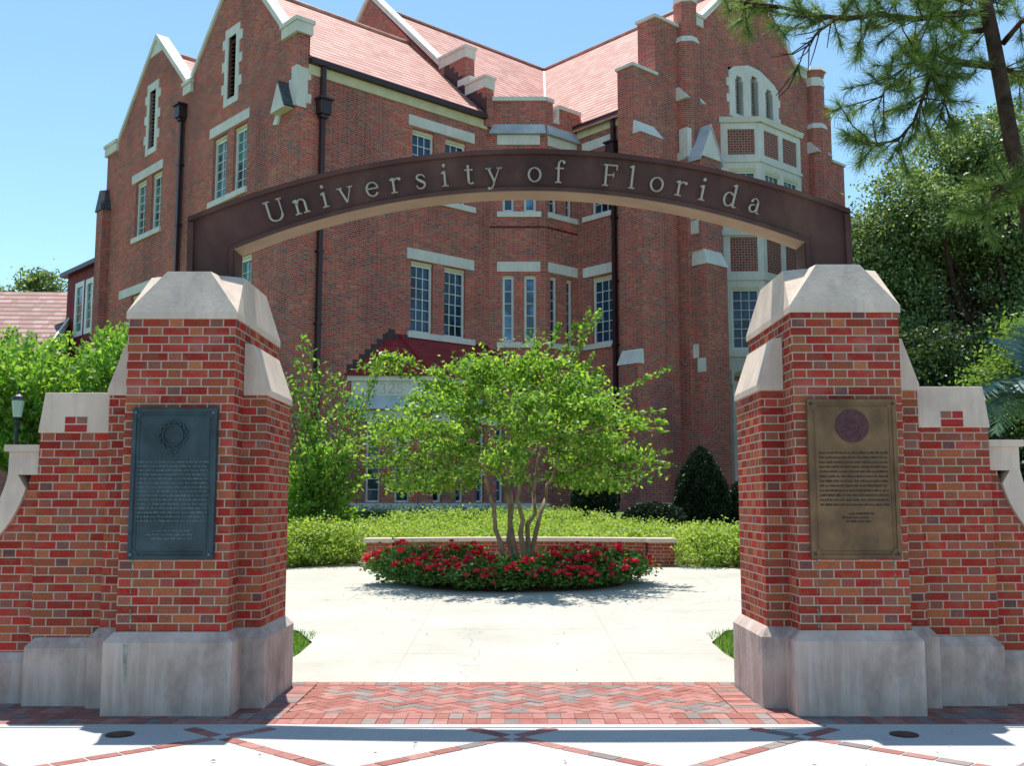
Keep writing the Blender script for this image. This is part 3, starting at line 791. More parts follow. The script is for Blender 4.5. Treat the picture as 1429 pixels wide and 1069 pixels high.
# serif letters drawn from stems, bows and serifs (x-height = 1)
def stroke(pts, ws):
    """variable-width ribbon through points as quads"""
    q = []; P_ = [Vector(p) for p in pts]
    L_, R_ = [], []
    for i, p in enumerate(P_):
        d = (P_[min(i + 1, len(P_) - 1)] - P_[max(i - 1, 0)]).normalized(); n_ = Vector((-d.y, d.x)); h = ws[i] / 2
        L_.append(p + n_ * h); R_.append(p - n_ * h)
    for i in range(len(P_) - 1): q.append([R_[i], R_[i + 1], L_[i + 1], L_[i]])
    return q
def arc(cx, cy, rx, ry, a0, a1, wthick, wthin, n=18, rot=0.0):
    pts, ws = [], []
    for i in range(n + 1):
        a = R(a0 + (a1 - a0) * i / n); pts.append((cx + rx * math.cos(a), cy + ry * math.sin(a)))
        ws.append(wthin + (wthick - wthin) * abs(math.cos(a + rot)) ** 1.4)
    return stroke(pts, ws)
def rect(x0, y0, x1, y1): return [[Vector((x0, y0)), Vector((x1, y0)), Vector((x1, y1)), Vector((x0, y1))]]
TK, TN = .135, .052
def stem(x, y0, y1, top='flag', bot=True):
    g_ = rect(x - TK / 2, y0, x + TK / 2, y1)
    if bot: g_ += rect(x - .2, y0, x + .2, y0 + .055)
    if top == 'flag': g_ += [[Vector((x - .21, y1 - .15)), Vector((x - TK / 2 + .01, y1 - .17)), Vector((x - TK / 2 + .01, y1 - .005)), Vector((x - .21, y1 - .10))]]
    if top == 'serif': g_ += rect(x - .22, y1 - .055, x + .22, y1)
    return g_
def dot(x, y, r=.105): return [[Vector((x + r * math.cos(a), y + r * math.sin(a))) for a in np.linspace(0, 2 * math.pi, 14, endpoint=False)]]
def ring(cx, cy, rx, ry): return arc(cx, cy, rx, ry, 0, 360, TK, TN, 40)
ASC, CAPH = 1.52, 1.42
G = {}
G['U'] = stem(-.40, .36, CAPH, 'serif', False) + rect(.41, .36, .48, CAPH) + rect(.27, CAPH - .055, .62, CAPH) + arc(.02, .40, .42, .38, 180, 360, TK, TN)
G['n'] = stem(-.28, 0, 1) + stem(.28, 0, .66, None) + arc(.02, .62, .265, .33, 175, 0, TK, TN)
G['i'] = stem(0, 0, 1) + dot(0, 1.38)
G['v'] = stroke([(-.36, 1), (.0, .0)], [TK, TK]) + stroke([(.36, 1), (.02, .0)], [TN, TN]) + rect(-.52, .945, -.16, 1) + rect(.18, .945, .5, 1)
G['e'] = arc(0, .5, .36, .46, 20, 325, TK, TN, 30) + rect(-.33, .52, .385, .585) + arc(.0, .56, .355, .40, 5, 60, TK * .8, TN)
G['r'] = stem(-.15, 0, 1) + arc(.13, .66, .24, .28, 165, 75, TN, .09) + dot(.27, .88, .095)
G['s'] = stroke([(.27, .74), (.24, .86), (.10, .955), (-.06, .96), (-.21, .88), (-.23, .74), (-.12, .62), (.08, .50), (.23, .37), (.25, .22), (.13, .07), (-.04, .035), (-.20, .09), (-.28, .26)], [.05, .06, .06, .07, .10, .125, .15, .165, .15, .12, .08, .06, .06, .05])
G['t'] = rect(-.10, .2, .05, 1.26) + rect(-.27, .92, .27, .985) + arc(.12, .2, .145, .17, 180, 330, TK * .9, TN)
G['y'] = stroke([(-.34, 1), (.03, .08)], [TK, TK]) + stroke([(.38, 1), (.05, .12), (-.06, -.22), (-.2, -.40), (-.32, -.40)], [TN, .07, .08, .08, .07]) + rect(-.52, .945, -.14, 1) + rect(.2, .945, .54, 1) + dot(-.32, -.36, .09)
G['o'] = ring(0, .5, .38, .455)
G['f'] = stem(-.06, 0, 1.16, None) + rect(-.26, .92, .26, .985) + arc(.15, 1.16, .21, .30, 180, 60, TK * .95, TN) + dot(.28, 1.36, .09)
G['F'] = stem(-.27, 0, CAPH, None) + rect(-.46, CAPH - .06, .44, CAPH) + rect(-.2, .70, .22, .76) + rect(.19, .58, .245, .90) + [[Vector((.385, CAPH - .34)), Vector((.44, CAPH - .34)), Vector((.44, CAPH - .02)), Vector((.36, CAPH - .02))]]
G['l'] = stem(0, 0, ASC)
G['d'] = stem(.26, .0, ASC, 'flag', False) + rect(.26, 0, .46, .06) + arc(-.06, .48, .30, .45, 40, 330, TK, TN, 28)
G['a'] = rect(.13, .16, .28, .72) + arc(.0, .70, .205, .25, 0, 150, TN * 1.4, TN) + dot(-.17, .76, .085) + arc(-.04, .29, .22, .24, 70, 340, TK * .95, TN) + arc(.33, .14, .12, .12, 180, 300, TN * 1.6, TN)
XH = .133; RB = 6.9; ZB = 4.337
xc_letters = [('U', 394), ('n', 429), ('i', 461), ('v', 490), ('e', 526), ('r', 558), ('s', 592), ('i', 625), ('t', 658), ('y', 692), ('o', 748), ('f', 782), ('F', 851), ('l', 881), ('o', 915), ('r', 948), ('i', 977), ('d', 1014), ('a', 1047)]
for ch, u in xc_letters:
    x = (u - 716.5) / 161.0 - .06
    an = math.asin(x / RB); bz = ZB - RB + math.sqrt(RB * RB - x * x)
    mb = MB(); ca, sa = math.cos(-an), math.sin(-an)
    for i, q in enumerate(G[ch]):
        pr = [(x + XH * (p.x * ca - p.y * sa), bz + XH * (p.x * sa + p.y * ca)) for p in q]
        mb.profile(frA, pr, .125, .150 + .0006 * (i % 5))
    mb.build('letter', M['letter'], arch, uv=False)

# ------------------------------------------------------------------ brick hall
BZ = 1.37
C0 = (-.2155 * 28.5, 28.5, 0)
hall = empty('brick_building', C0, R(42), 'large red brick gabled hall with clay tile roofs behind the gate', 'building')
fA = Fr((0, 0, 0), (1, 0, 0), (0, -1, 0))          # long wall
fG = Fr((0, 0, 0), (0, 1, 0), (-1, 0, 0))          # twin-gabled left side
s2 = math.sqrt(.5)
def dirv(p, q): return (q[0] - p[0], q[1] - p[1], 0)
def frame_pts(p, q):
    T = Vector(dirv(p, q)).normalized(); N = Vector((T.y, -T.x, 0)); return Fr((p[0], p[1], 0), T, N), (Vector(q) - Vector(p)).length
# the 45 degree directions, exactly frontal to the gate: world +x in hall space
WX = Vector((math.cos(R(-42)), math.sin(R(-42)), 0))
fT = Fr((7.25, 0, 0), WX, (WX.y, -WX.x, 0)); TL = 1.86
tx, ty = 7.25 + WX.x * TL, WX.y * TL
fTa = Fr((tx, ty, 0), (1, 0, 0), (0, -1, 0)); XB = 10.13
fB = Fr((XB, ty, 0), (0, -1, 0), (-1, 0, 0))
fP = Fr((2.0, 0, 0), WX, (WX.y, -WX.x, 0)); PL = 2.32
px, py = 2.0 + WX.x * PL, WX.y * PL
fPa = Fr((px, py, 0), (1, 0, 0), (0, -1, 0))
YF = -4.05
fF = Fr((0, YF, 0), (1, 0, 0), (0, -1, 0))
B, ST = M['bbrick'], M['bstone']

def window(fr, t0, t1, z0, z1, nx, nz, gl='glass', d=-.16, fw=.055, head=.0, mw=.022):
    """frame with glazing bars; the glass is its sub-part"""
    if head: MB().fbox(fr, t0, t1, z1 - head, z1, d - .03, d + .09).build('window_head', M['cream'], hall); z1 -= head
    mb = MB()
    mb.fbox(fr, t0, t0 + fw, z0, z1, d - .04, d + .06); mb.fbox(fr, t1 - fw, t1, z0, z1, d - .04, d + .06)
    mb.fbox(fr, t0 + fw, t1 - fw, z0, z0 + fw, d - .04, d + .057); mb.fbox(fr, t0 + fw, t1 - fw, z1 - fw, z1, d - .04, d + .057)
    for i in range(1, nx):
        t = t0 + fw + (t1 - t0 - 2 * fw) * i / nx; mb.fbox(fr, t - mw / 2, t + mw / 2, z0 + fw, z1 - fw, d - .03, d + .025)
    for i in range(1, nz):
        z = z0 + fw + (z1 - z0 - 2 * fw) * i / nz; mb.fbox(fr, t0 + fw, t1 - fw, z - mw / 2, z + mw / 2, d - .03, d + .021)
    o = mb.build('window', M['white'], hall, uv=False)
    MB().poly([fr.p(t0, z0, d), fr.p(t1, z0, d), fr.p(t1, z1, d), fr.p(t0, z1, d)]).build('glass', M[gl], o, uv=False)
    return o
def stonebox(name, fr, t0, t1, z0, z1, d=.03, back=-.12, m=None): return MB().fbox(fr, t0, t1, z0, z1, back, d).build(name, m or ST, hall)
def wallpart(fr, top, z0, holes, name='wall', m=None, depth=.22): return MB().wall(fr, top, z0, holes, depth).build(name, m or B, hall)
Z3 = (11.15, 13.22); Z2 = (6.8, 9.02)

# long wall
hA = [(4.1, 4.95, *Z3), (5.4, 6.26, *Z3), (4.1, 4.95, *Z2), (5.4, 6.26, *Z2)]
wallpart(fA, [(.36, 14.36), (7.25, 14.36)], 1.0, hA)
wallpart(fA, [(0, 15.1), (.36, 15.1)], 1.0, [])
for h in hA: window(fA, *h, 3, 6, head=.11)
for z in (9.05, 13.29): stonebox('lintel', fA, 3.94, 6.60, z, z + .335)
for z in (6.60, 10.95): stonebox('sill', fA, 3.97, 6.62, z, z + .185, .08)
stonebox('cornice', fA, .36, 7.12, 13.90, 14.20, .05, m=M['cream'])
gt = MB(); gt.fbox(fA, .36, 7.0, 14.2, 14.36, .02, .22); gt.build('gutter', M['gutter'], hall)
def pipe(fr, t, z0, z1, zbox):
    mb = MB(); mb.fbox(fr, t - .065, t + .065, z0, z1, .05, .17)
    mb.fbox(fr, t - .18, t + .18, zbox - .1, zbox + .32, .03, .30); mb.fbox(fr, t - .23, t + .23, zbox + .32, zbox + .38, .03, .36)
    mb.fbox(fr, t - .12, t + .12, zbox - .2, zbox - .1, .04, .24)
    for z in np.arange(z0 + 1, zbox - .5, 2.1): mb.fbox(fr, t - .1, t + .1, z, z + .06, .0, .19)
    mb.build('downpipe', M['gutter'], hall)
pipe(fA, .80, 1.4, 14.2, 12.85)
stonebox('base_course', fA, 0.0, 2.0, 1.2, 1.60, .06)

# left side: twin gables (t = local y)
slots = [(3.78, 4.30, 14.3, 16.35), (9.87, 10.40, 14.25, 16.4)]
hG = [(4.24, 5.19, *Z3), (2.92, 3.80, *Z3), (10.45, 11.38, *Z3), (9.12, 9.98, *Z3), (4.24, 5.19, *Z2), (2.40, 3.30, *Z2), (10.45, 11.38, *Z2), (9.12, 9.98, *Z2)]
topG = [(0, 15.25), (.75, 15.35), (3.85, 18.75), (7.0, 15.75), (7.3, 15.75), (10.0, 18.3), (13.25, 15.2), (14.3, 15.2)]
wallpart(fG, topG, 1.0, hG + slots)
for i, h in enumerate(hG): window(fG, *h, 2, 6, 'glassteal', head=.10, fw=.075)
for t0, t1, z in ((2.77, 5.43, 13.30), (9.05, 11.73, 13.25), (2.3, 5.43, 9.05), (9.0, 12.5, 9.05)): stonebox('lintel', fG, t0, t1, z, z + .32)
for t0, t1, z in ((2.8, 5.35, 10.96), (9.0, 11.5, 10.96), (2.3, 5.3, 6.6), (9.0, 11.5, 6.6)): stonebox('sill', fG, t0, t1, z, z + .185, .08)
for (t0, t1, z0, z1) in slots:
    mb = MB()
    mb.fbox(fG, t0 - .22, t0, z0 - .22, z1 + .30, -.14, .035); mb.fbox(fG, t1, t1 + .22, z0 - .22, z1 + .30, -.14, .035)
    mb.fbox(fG, t0, t1, z0 - .22, z0, -.14, .033); mb.fbox(fG, t0, t1, z1, z1 + .30, -.14, .033)
    for k, z in enumerate((z0 + .25, z0 + 1.0, z0 + 1.75)):
        mb.fbox(fG, t0 - .40, t0 - .22, z, z + .32, -.05, .030); mb.fbox(fG, t1 + .22, t1 + .40, z, z + .32, -.05, .030)
    o = mb.build('slot_window', ST, hall)
    lv = MB(); lv.poly([fG.p(t0, z0, -.18), fG.p(t1, z0, -.18), fG.p(t1, z1, -.18), fG.p(t0, z1, -.18)])
    for z in np.arange(z0 + .05, z1 - .05, .14): lv.hexa([fG.p(t0, z, -.17), fG.p(t1, z, -.17), fG.p(t1, z - .03, -.08), fG.p(t0, z - .03, -.08), fG.p(t0, z + .03, -.17), fG.p(t1, z + .03, -.17), fG.p(t1, z, -.08), fG.p(t0, z, -.08)])
    lv.build('louvre', M['louver'], o)
def coping(fr, pts, wd=.40, th=.16, over=.07, name='coping', m=None):
    mb = MB()
    for (t0, z0), (t1, z1) in zip(pts, pts[1:]):
        mb.hexa([fr.p(t0, z0 - .06, -wd), fr.p(t1, z1 - .06, -wd), fr.p(t1, z1 - .06, over), fr.p(t0, z0 - .06, over), fr.p(t0, z0 + th, -wd), fr.p(t1, z1 + th, -wd), fr.p(t1, z1 + th, over), fr.p(t0, z0 + th, over)])
    return mb.build(name, m or ST, hall)
coping(fG, [(.80, 15.42), (3.85, 18.77)]); coping(fG, [(3.85, 18.775), (6.95, 15.82)]); coping(fG, [(7.35, 15.80), (10.0, 18.33)]); coping(fG, [(10.0, 18.335), (13.25, 15.25)])
for t0, t1, z in ((-.10, .80, 15.05), (6.85, 7.45, 15.35), (13.2, 14.38, 14.95)):
    MB().fbox(fG, t0, t1, z, z + .32, -.44, .10).fbox(fG, t0 - .05, t1 + .03, z + .32, z + .44, -.48, .15).build('kneeler', ST, hall)
MB().profile(fG, [(9.45, 17.72), (10.55, 17.72), (10.0, 18.27)], -.1, .02).build('apex_stone', ST, hall)
# back faces of the parapet so it reads solid
mb = MB(); mb.profile(fG, [(0.01, 14.3), (14.28, 14.3)] + topG[::-1], -.40, -.39); mb.build('parapet_back', B, hall)
MB().fbox(fG, -.0, .36, 15.0, 15.1, -.36, -.001).build('parapet_end', B, hall)
pipe(fG, 7.42, 1.4, 14.75, 14.65)
bt = MB(); bt.fbox(fG, 13.75, 14.33, 1.0, 12.7, 0, .32); bt.build('buttress', B, hall)
gb = MB(); gb.hexa([fG.p(13.7, 12.7, 0), fG.p(14.38, 12.7, 0), fG.p(14.38, 12.7, .38), fG.p(13.7, 12.7, .38), fG.p(14.02, 13.6, 0), fG.p(14.08, 13.6, 0), fG.p(14.08, 13.5, .34), fG.p(14.02, 13.5, .34)])
gb.build('buttress_cap', M['darkslate'], hall)
# carved stone gablet wrapped round the corner
q = MB()
for t0, t1, z0, z1 in ((-.0, .46, 13.02, 13.30), (-.0, .34, 13.30, 13.72), (.0, .44, 13.72, 14.05), (-.0, .30, 12.86, 13.02)): q.fbox(fA, t0, t1, z0, z1, -.1, .03)
for t0, t1, z0, z1 in ((-.028, .40, 13.3, 13.72), (-.028, .26, 13.72, 14.08), (-.028, .58, 12.9, 13.3)): q.fbox(fG, t0, t1, z0, z1, -.1, .032)
q.profile(fG, [(.16, 12.82), (.98, 12.82), (.60, 13.62), (.48, 13.62)], 0, .30); q.profile(fG, [(.96, 12.55), (1.25, 12.62), (1.0, 13.0), (.8, 13.0)], 0, .06)
o = q.build('corner_stone', ST, hall)
MB().hexa([fG.p(.10, 12.86, -.0), fG.p(.14, 12.84, -.0), fG.p(.14, 12.84, .34), fG.p(.10, 12.86, .34), fG.p(.46, 13.66, .0), fG.p(.52, 13.64, .0), fG.p(.52, 13.64, .34), fG.p(.46, 13.66, .34)]).build('slate_slope', M['darkslate'], o)

# roofs
def roof(pts, name='roof', m=None, th=.12):
    n = (Vector(pts[1]) - Vector(pts[0])).cross(Vector(pts[2]) - Vector(pts[0])).normalized()
    if n.z < 0: pts = pts[::-1]
    mb = MB(); lo = [Vector(p) - Vector((0, 0, th)) for p in pts]
    mb.prism(lo, [Vector(p) for p in pts]); return mb.build(name, m or M['tile'], hall)
roof([(.40, -.20, 14.33), (7.0, -.20, 14.33), (7.0, 4.15, 18.25), (.40, 4.15, 18.25)])
roof([(.40, 4.152, 18.25), (7.0, 4.152, 18.25), (7.0, 7.2, 15.4), (.40, 7.2, 15.4)])
roof([(.40, 7.202, 15.4), (14.0, 7.202, 15.4), (14.0, 10.0, 17.9), (.40, 10.0, 17.9)])
roof([(.40, 10.002, 17.9), (14.0, 10.002, 17.9), (14.0, 14.2, 14.1), (.40, 14.2, 14.1)])
RX, RZ, RY = 16.4, 20.85, 6.9
roof([(7.3, .0, 14.25), (9.9, .0, 14.25), (RX, RY, RZ), (7.3, RY, RZ)])
roof([(7.3, RY + .002, RZ), (RX + 9, RY + .002, RZ), (RX + 9, 13.6, 14.3), (7.3, 13.6, 14.3)])
roof([(9.9, -3.6, 14.25), (9.9, .0, 14.25), (RX, RY, RZ), (RX, -3.7, RZ)])
roof([(RX + .002, -3.7, RZ), (RX + .002, RY, RZ), (22.9, .0, 14.25), (22.9, -3.6, 14.25)])
roof([(22.9, 0, 14.25), (RX + .002, RY, RZ), (25.4, RY, RZ), (25.4, 0, 14.25)])
va, vb = Vector((9.9, 0, 14.25)), Vector((RX, RY, RZ)); sdv = Vector((s2, -s2, 0)) * .09; upv = Vector((0, 0, .03))
MB().hexa([va - sdv, va + sdv, vb + sdv, vb - sdv, va - sdv + upv, va + sdv + upv, vb + sdv + upv, vb - sdv + upv]).build('valley_flashing', M['bstone'], hall)
for a, b in (((7.3, RY, RZ), (RX, RY, RZ)), ((RX, RY, RZ), (RX, -3.6, RZ)), ((.4, 4.15, 18.25), (7, 4.15, 18.25)), ((.4, 10, 17.9), (14, 10, 17.9))):
    MB().tube([Vector(a) + Vector((0, 0, .0)), Vector(b)], .10, 8).build('ridge_tile', M['tile'], hall, smooth=True)
# stepped parapet between the wings
fS = Fr((6.96, 0, 0), (0, 1, 0), (-1, 0, 0))
stp = [(-.10, 14.0), (-.10, 15.30), (.92, 15.30), (.92, 16.70), (2.40, 16.70), (6.75, 20.95), (11.2, 16.7), (11.2, 14.0)]
MB().profile(fS, stp, -.40, 0).build('stepped_parapet', B, hall)
MB().fbox(fS, -.13, .90, 15.30, 15.64, -.42, .03).fbox(fS, -.17, .90, 15.64, 15.72, -.47, .08).build('parapet_cap', ST, hall)
MB().fbox(fS, .88, 2.36, 16.70, 17.02, -.42, .03).fbox(fS, .84, 2.36, 17.02, 17.11, -.47, .08).build('parapet_cap', ST, hall)
MB().fbox(fS, .66, 1.3, 15.72, 15.95, -.42, .03).build('parapet_step', ST, hall)
coping(fS, [(2.30, 16.86), (6.75, 21.08)], .44); coping(fS, [(6.75, 21.085), (11.2, 16.9)], .44)
# stepped lead flashing where the front roof meets the parapet
fl = MB()
for i in range(9):
    y0 = -.2 + i * .25; z0 = 14.33 + (y0 + .2) * .901; fl.fbox(fS, y0, y0 + .26, z0 - .1, z0 + .62 + .0005 * i, 0, .012 + .0008 * (i % 3))
fl.build('stepped_flashing', M['gutter'], hall)

# corner turret
twin = [(.44, .81), (1.15, 1.54)]
hT = [(a, b, *Z3) for a, b in twin] + [(a, b, *Z2) for a, b in twin]
wallpart(fT, [(0, 15.0), (TL, 15.0)], 1.0, hT)
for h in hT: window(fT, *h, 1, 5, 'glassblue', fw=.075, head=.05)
TA = XB - tx
tw2 = [(.20, .53), (.95, 1.24)]
hTa = [(a, b, *Z3) for a, b in tw2] + [(a, b, *Z2) for a, b in tw2]
wallpart(fTa, [(0, 15.0), (.36, 15.0), (.36, 14.35), (.60, 14.35), (.60, 14.8), (TA + .2, 14.8)], 1.0, hTa)
for h in hTa: window(fTa, *h, 1, 6, 'glass', fw=.06, head=.05)
MB().box(tx + .3, XB + .2, ty + .25, ty + .3, 13.9, 14.75).build('turret_back', B, hall)
for z in (9.12, 13.42):
    stonebox('lintel', fT, .26, 1.68, z, z + .33); stonebox('lintel', fTa, .10, TA - .03, z, z + .33)
for z in (6.60, 10.95):
    stonebox('sill', fT, .26, 1.72, z, z + .18, .07); stonebox('sill', fTa, .10, TA - .03, z, z + .18, .07)
mb = MB()   # sloping weathering band
def slope_band(fr, t0, t1, z0, z1, d0, d1, m0=0.0, m1=0.0):
    mb.hexa([fr.p(t0 - m0, z0, -.1), fr.p(t1 + m1, z0, -.1), fr.p(t1 + m1, z0, d0), fr.p(t0 - m0, z0, d0), fr.p(t0, z1, -.1), fr.p(t1, z1, -.1), fr.p(t1, z1, d1), fr.p(t0, z1, d1)])
slope_band(fT, .14, TL - .02, 13.76, 14.12, .17, .02, .16, .04); slope_band(fTa, .06, TA, 13.76, 14.12, .17, .022, .02, 0)
mb.build('weathering_band', M['slate'], hall)
mb = MB(); mb.fbox(fT, .1, TL + .03, 14.92, 15.06, -.3, .08); mb.fbox(fTa, .0, .36, 14.921, 15.058, -.3, .075); mb.fbox(fTa, .58, TA + .15, 14.80, 14.93, -.3, .08)
mb.fbox(fTa, .36, .62, 14.26, 14.36, -.3, .05); mb.fbox(fTa, .53, .62, 14.36, 14.8, -.3, .04)
mb.build('parapet_coping', ST, hall)
stonebox('base_course', fT, -.2, TL + .06, 1.2, 1.60, .06)
MB().prism([(7.4, 0, 14.0), (tx, ty + .1, 14.0), (10.1, ty + .1, 14.0), (10.1, .3, 14.0), (7.4, .3, 14.0)], [(7.4, 0, 14.3), (tx, ty + .1, 14.3), (10.1, ty + .1, 14.3), (10.1, .3, 14.3), (7.4, .3, 14.3)]).build('turret_roof', M['gutter'], hall)
for fr_, t1 in ((fT, TL), (fTa, TA)): MB().fbox(fr_, 0.02, t1, 10.58, 10.65, 0, .008).build('brick_band', M['redboard'], hall)

# short return wall of the right wing
hB = [(-1.25 + 1.90, -1.25 + 2.87, *Z3), (-1.25 + 1.90, -1.25 + 2.87, *Z2)]
hB = [(.65, 1.62, *Z3), (.65, 1.62, *Z2)]
wallpart(fB, [(-.2, 14.36), (2.4, 14.36)], 1.0, hB)
for h in hB: window(fB, *h, 3, 6, head=.10)
for z in (9.08, 13.40): stonebox('lintel', fB, .26, 1.64, z, z + .33)
for z in (6.62, 10.97): stonebox('sill', fB, .30, 1.64, z, z + .17, .08)
stonebox('cornice', fB, .05, 2.2, 13.93, 14.2, .05, m=M['cream'])
MB().fbox(fB, -.08, 2.3, 14.2, 14.36, .02, .22).build('gutter', M['gutter'], hall)
pipe(fB, 1.76, 1.4, 14.2, 13.0)
stonebox('base_course', fB, 0, 2.3, 1.2, 1.60, .06)

# right gable with its stepped piers, pinnacles and oriel
topF = [(11.9, 17.6), (12.9, 18.15), (13.45, 18.2), (16.4, 21.0), (19.35, 18.2), (19.9, 18.0), (21.0, 17.2)]
lanc = []
for c in (15.56, 16.50, 17.42):
    zt = {15.56: 16.86, 16.50: 17.12, 17.42: 16.86}[c]
    for k, (a, b) in enumerate(((-.24, -.16), (-.16, .16), (.16, .24))): lanc.append((c + a, c + b, 15.42, zt - (.14 if k != 1 else 0)))
wallpart(fF, topF, 1.0, [(14.98, 18.02, 15.30, 17.1)], depth=.05)
mb = MB(); mb.wall(Fr((0, YF - .05, 0), (1, 0, 0), (0, -1, 0)), [(14.98, 16.95), (15.25, 17.15), (16.15, 17.45), (16.85, 17.45), (17.75, 17.15), (18.02, 16.95)], 15.26, lanc, .32)
fL = Fr((0, YF - .05, 0), (1, 0, 0), (0, -1, 0))
for x in (14.98, 18.02): mb.fbox(fF, x - .004, x + .004, 15.26, 16.95, -.05, .049)
for x, z in ((14.84, 16.35), (14.84, 15.75), (18.02, 16.35), (18.02, 15.6)): mb.fbox(fF, x, x + .14, z, z + .3, -.02, .035)
lo = mb.build('lancet_window', ST, hall)
lv = MB(); lv.poly([fF.p(15.0, 15.3, -.25), fF.p(18.0, 15.3, -.25), fF.p(18.0, 17.3, -.25), fF.p(15.0, 17.3, -.25)])
for z in np.arange(15.5, 17.05, .12): lv.hexa([fF.p(15.2, z, -.24), fF.p(17.8, z, -.24), fF.p(17.8, z - .03, -.12), fF.p(15.2, z - .03, -.12), fF.p(15.2, z + .03, -.24), fF.p(17.8, z + .03, -.24), fF.p(17.8, z, -.12), fF.p(15.2, z, -.12)])
lv.build('louvre', M['louver'], lo)
coping(fF, [(13.40, 18.26), (16.4, 21.08)]); coping(fF, [(16.4, 21.085), (19.4, 18.26)])
for t0, t1, z in ((12.75, 13.48, 18.0), (19.32, 19.98, 17.98)): MB().fbox(fF, t0, t1, z, z + .32, -.42, .10).fbox(fF, t0 - .05, t1 + .05, z + .32, z + .42, -.46, .15).build('kneeler', ST, hall)
# piers
def pier(x0, x1, y0, y1, z0, z1, cap=True, name='pier'):
    o = MB().box(x0, x1, y0, y1, z0, z1).build(name, B, hall)
    if cap: MB().box(x0 - .07, x1 + .05, y0 - .07, y1 + .05, z1, z1 + .10).build('pier_cap', ST, o)
    return o
pier(9.83, 10.98, YF - .003, -3.40, 1.0, 15.60); pier(10.98, 12.1, YF - .002, -3.30, 1.0, 17.62)
pier(21.75, 22.62, YF - .003, -3.4, 1.0, 15.06); pier(20.88, 21.76, YF - .002, -3.3, 1.0, 17.2)
# thicker lower stage of the corner pier with stone weatherings
MB().box(9.83 - .002, 10.9, YF - .30, YF + .01, 1.0, 13.35).build('pier_stage', B, hall)
MB().hexa([(9.80, YF - .33, 13.33), (10.95, YF - .33, 13.33), (10.95, YF, 13.33), (9.80, YF, 13.33), (9.84, YF - .05, 13.78), (10.80, YF - .05, 13.78), (10.80, YF, 13.78), (9.84, YF, 13.78)]).build('weathering', ST, hall)
MB().box(9.56, 9.84, YF - .30 - .002, -3.55, 1.0, 5.9).build('pier_stage', B, hall)
MB().hexa([(9.53, YF - .33, 5.88), (9.83, YF - .33, 5.88), (9.83, -3.5, 5.88), (9.53, -3.5, 5.88), (9.73, YF - .30, 6.35), (9.83, YF - .30, 6.35), (9.83, -3.55, 6.35), (9.73, -3.55, 6.35)]).build('weathering', ST, hall)
stonebox('base_course', Fr((0, YF - .30, 0), (1, 0, 0), (0, -1, 0)), 9.52, 12.2, 1.2, 1.6, .06)
# octagonal pinnacles
def octo(cx, cy, r): return [(cx + r * math.cos(R(22.5 + 45 * i)), cy + r * math.sin(R(22.5 + 45 * i))) for i in range(8)]
def octa(mb, cx, cy, r0, r1, z0, z1): mb.prism([(*p, z0) for p in octo(cx, cy, r0)], [(*p, z1) for p in octo(cx, cy, r1)])
for cx, zsh, ztop in ((12.52, 17.05, 18.50), (20.48, 16.0, 17.72)):
    mb = MB(); octa(mb, cx, YF - .05, .47, .47, 12.5, zsh); octa(mb, cx, YF - .05, .40, .40, zsh + .22, ztop); octa(mb, cx, YF - .05, .40, .44, ztop + .38, ztop + .62)
    o = mb.build('pinnacle', B, hall)
    for r0, r1, z0, z1 in ((.50, .41, zsh, zsh + .22), (.44, .37, ztop, ztop + .38), (.52, .46, ztop + .62, ztop + .74)):
        mb = MB(); octa(mb, cx, YF - .05, r0, r1, z0, z1); mb.build('pinnacle_stone', ST, o)
    for dx in (-.42, .42): MB().hexa([(cx + dx - .09, YF - .5, 15.0), (cx + dx + .09, YF - .5, 15.0), (cx + dx + .09, YF, 15.0), (cx + dx - .09, YF, 15.0), (cx + dx - .09, YF - .12, 15.45), (cx + dx + .09, YF - .12, 15.45), (cx + dx + .09, YF, 15.45), (cx + dx - .09, YF, 15.45)]).build('weathering_stone', ST, hall)
    mb = MB()
    mb.box(cx - .55, cx + .55, YF - .42, YF, 1.0, 12.9); mb.build('buttress', B, hall)
# gableted lower buttress left of the oriel
bx0, bx1 = 12.16, 13.22
MB().box(bx0, bx1, YF - .85, YF, 9.8, 12.95).box(bx0, bx1 + .02, YF - 1.02, YF, 1.0, 9.32).build('buttress', B, hall)
MB().hexa([(bx0 - .02, YF - 1.06, 9.30), (bx1 + .06, YF - 1.06, 9.30), (bx1 + .06, YF - .2, 9.30), (bx0 - .02, YF - .2, 9.30), (bx0 + .05, YF - .86, 9.82), (bx1 - .05, YF - .86, 9.82), (bx1 - .05, YF - .2, 9.82), (bx0 + .05, YF - .2, 9.82)]).build('weathering', ST, hall)
gb = MB(); cxg = (bx0 + bx1) / 2
gb.profile(Fr((0, YF, 0), (1, 0, 0), (0, -1, 0)), [(bx0 - .02, 12.95), (bx1 + .02, 12.95), (cxg, 13.98)], .80, .90)
gb.build('gablet', ST, hall)
gb = MB()
for sg in (-1, 1):
    e0 = cxg + sg * .62
    gb.hexa([(e0, YF - .93, 12.78), (e0, YF, 12.78), (cxg, YF, 14.02), (cxg, YF - .93, 14.02), (e0, YF - .93, 12.88), (e0, YF, 12.88), (cxg, YF, 14.12), (cxg, YF - .93, 14.12)])
gb.build('gablet_roof', M['slate'], hall)
for y0, z0, z1, x0 in ((YF - .22, 13.0, 14.0, bx0 - .1), (YF - .08, 12.7, 13.2, bx0 - .13)): MB().box(x0, x0 + .3, y0 - .2, y0 + .15, z0, z1).build('quoin', ST, hall)
for y, z in ((-4.42, 10.85), (-4.62, 10.35), (-4.52, 6.25), (-4.80, 5.78)): MB().box(bx0 - .03, bx0 + .1, y - .16, y + .16, z, z + .45).build('quoin', ST, hall)
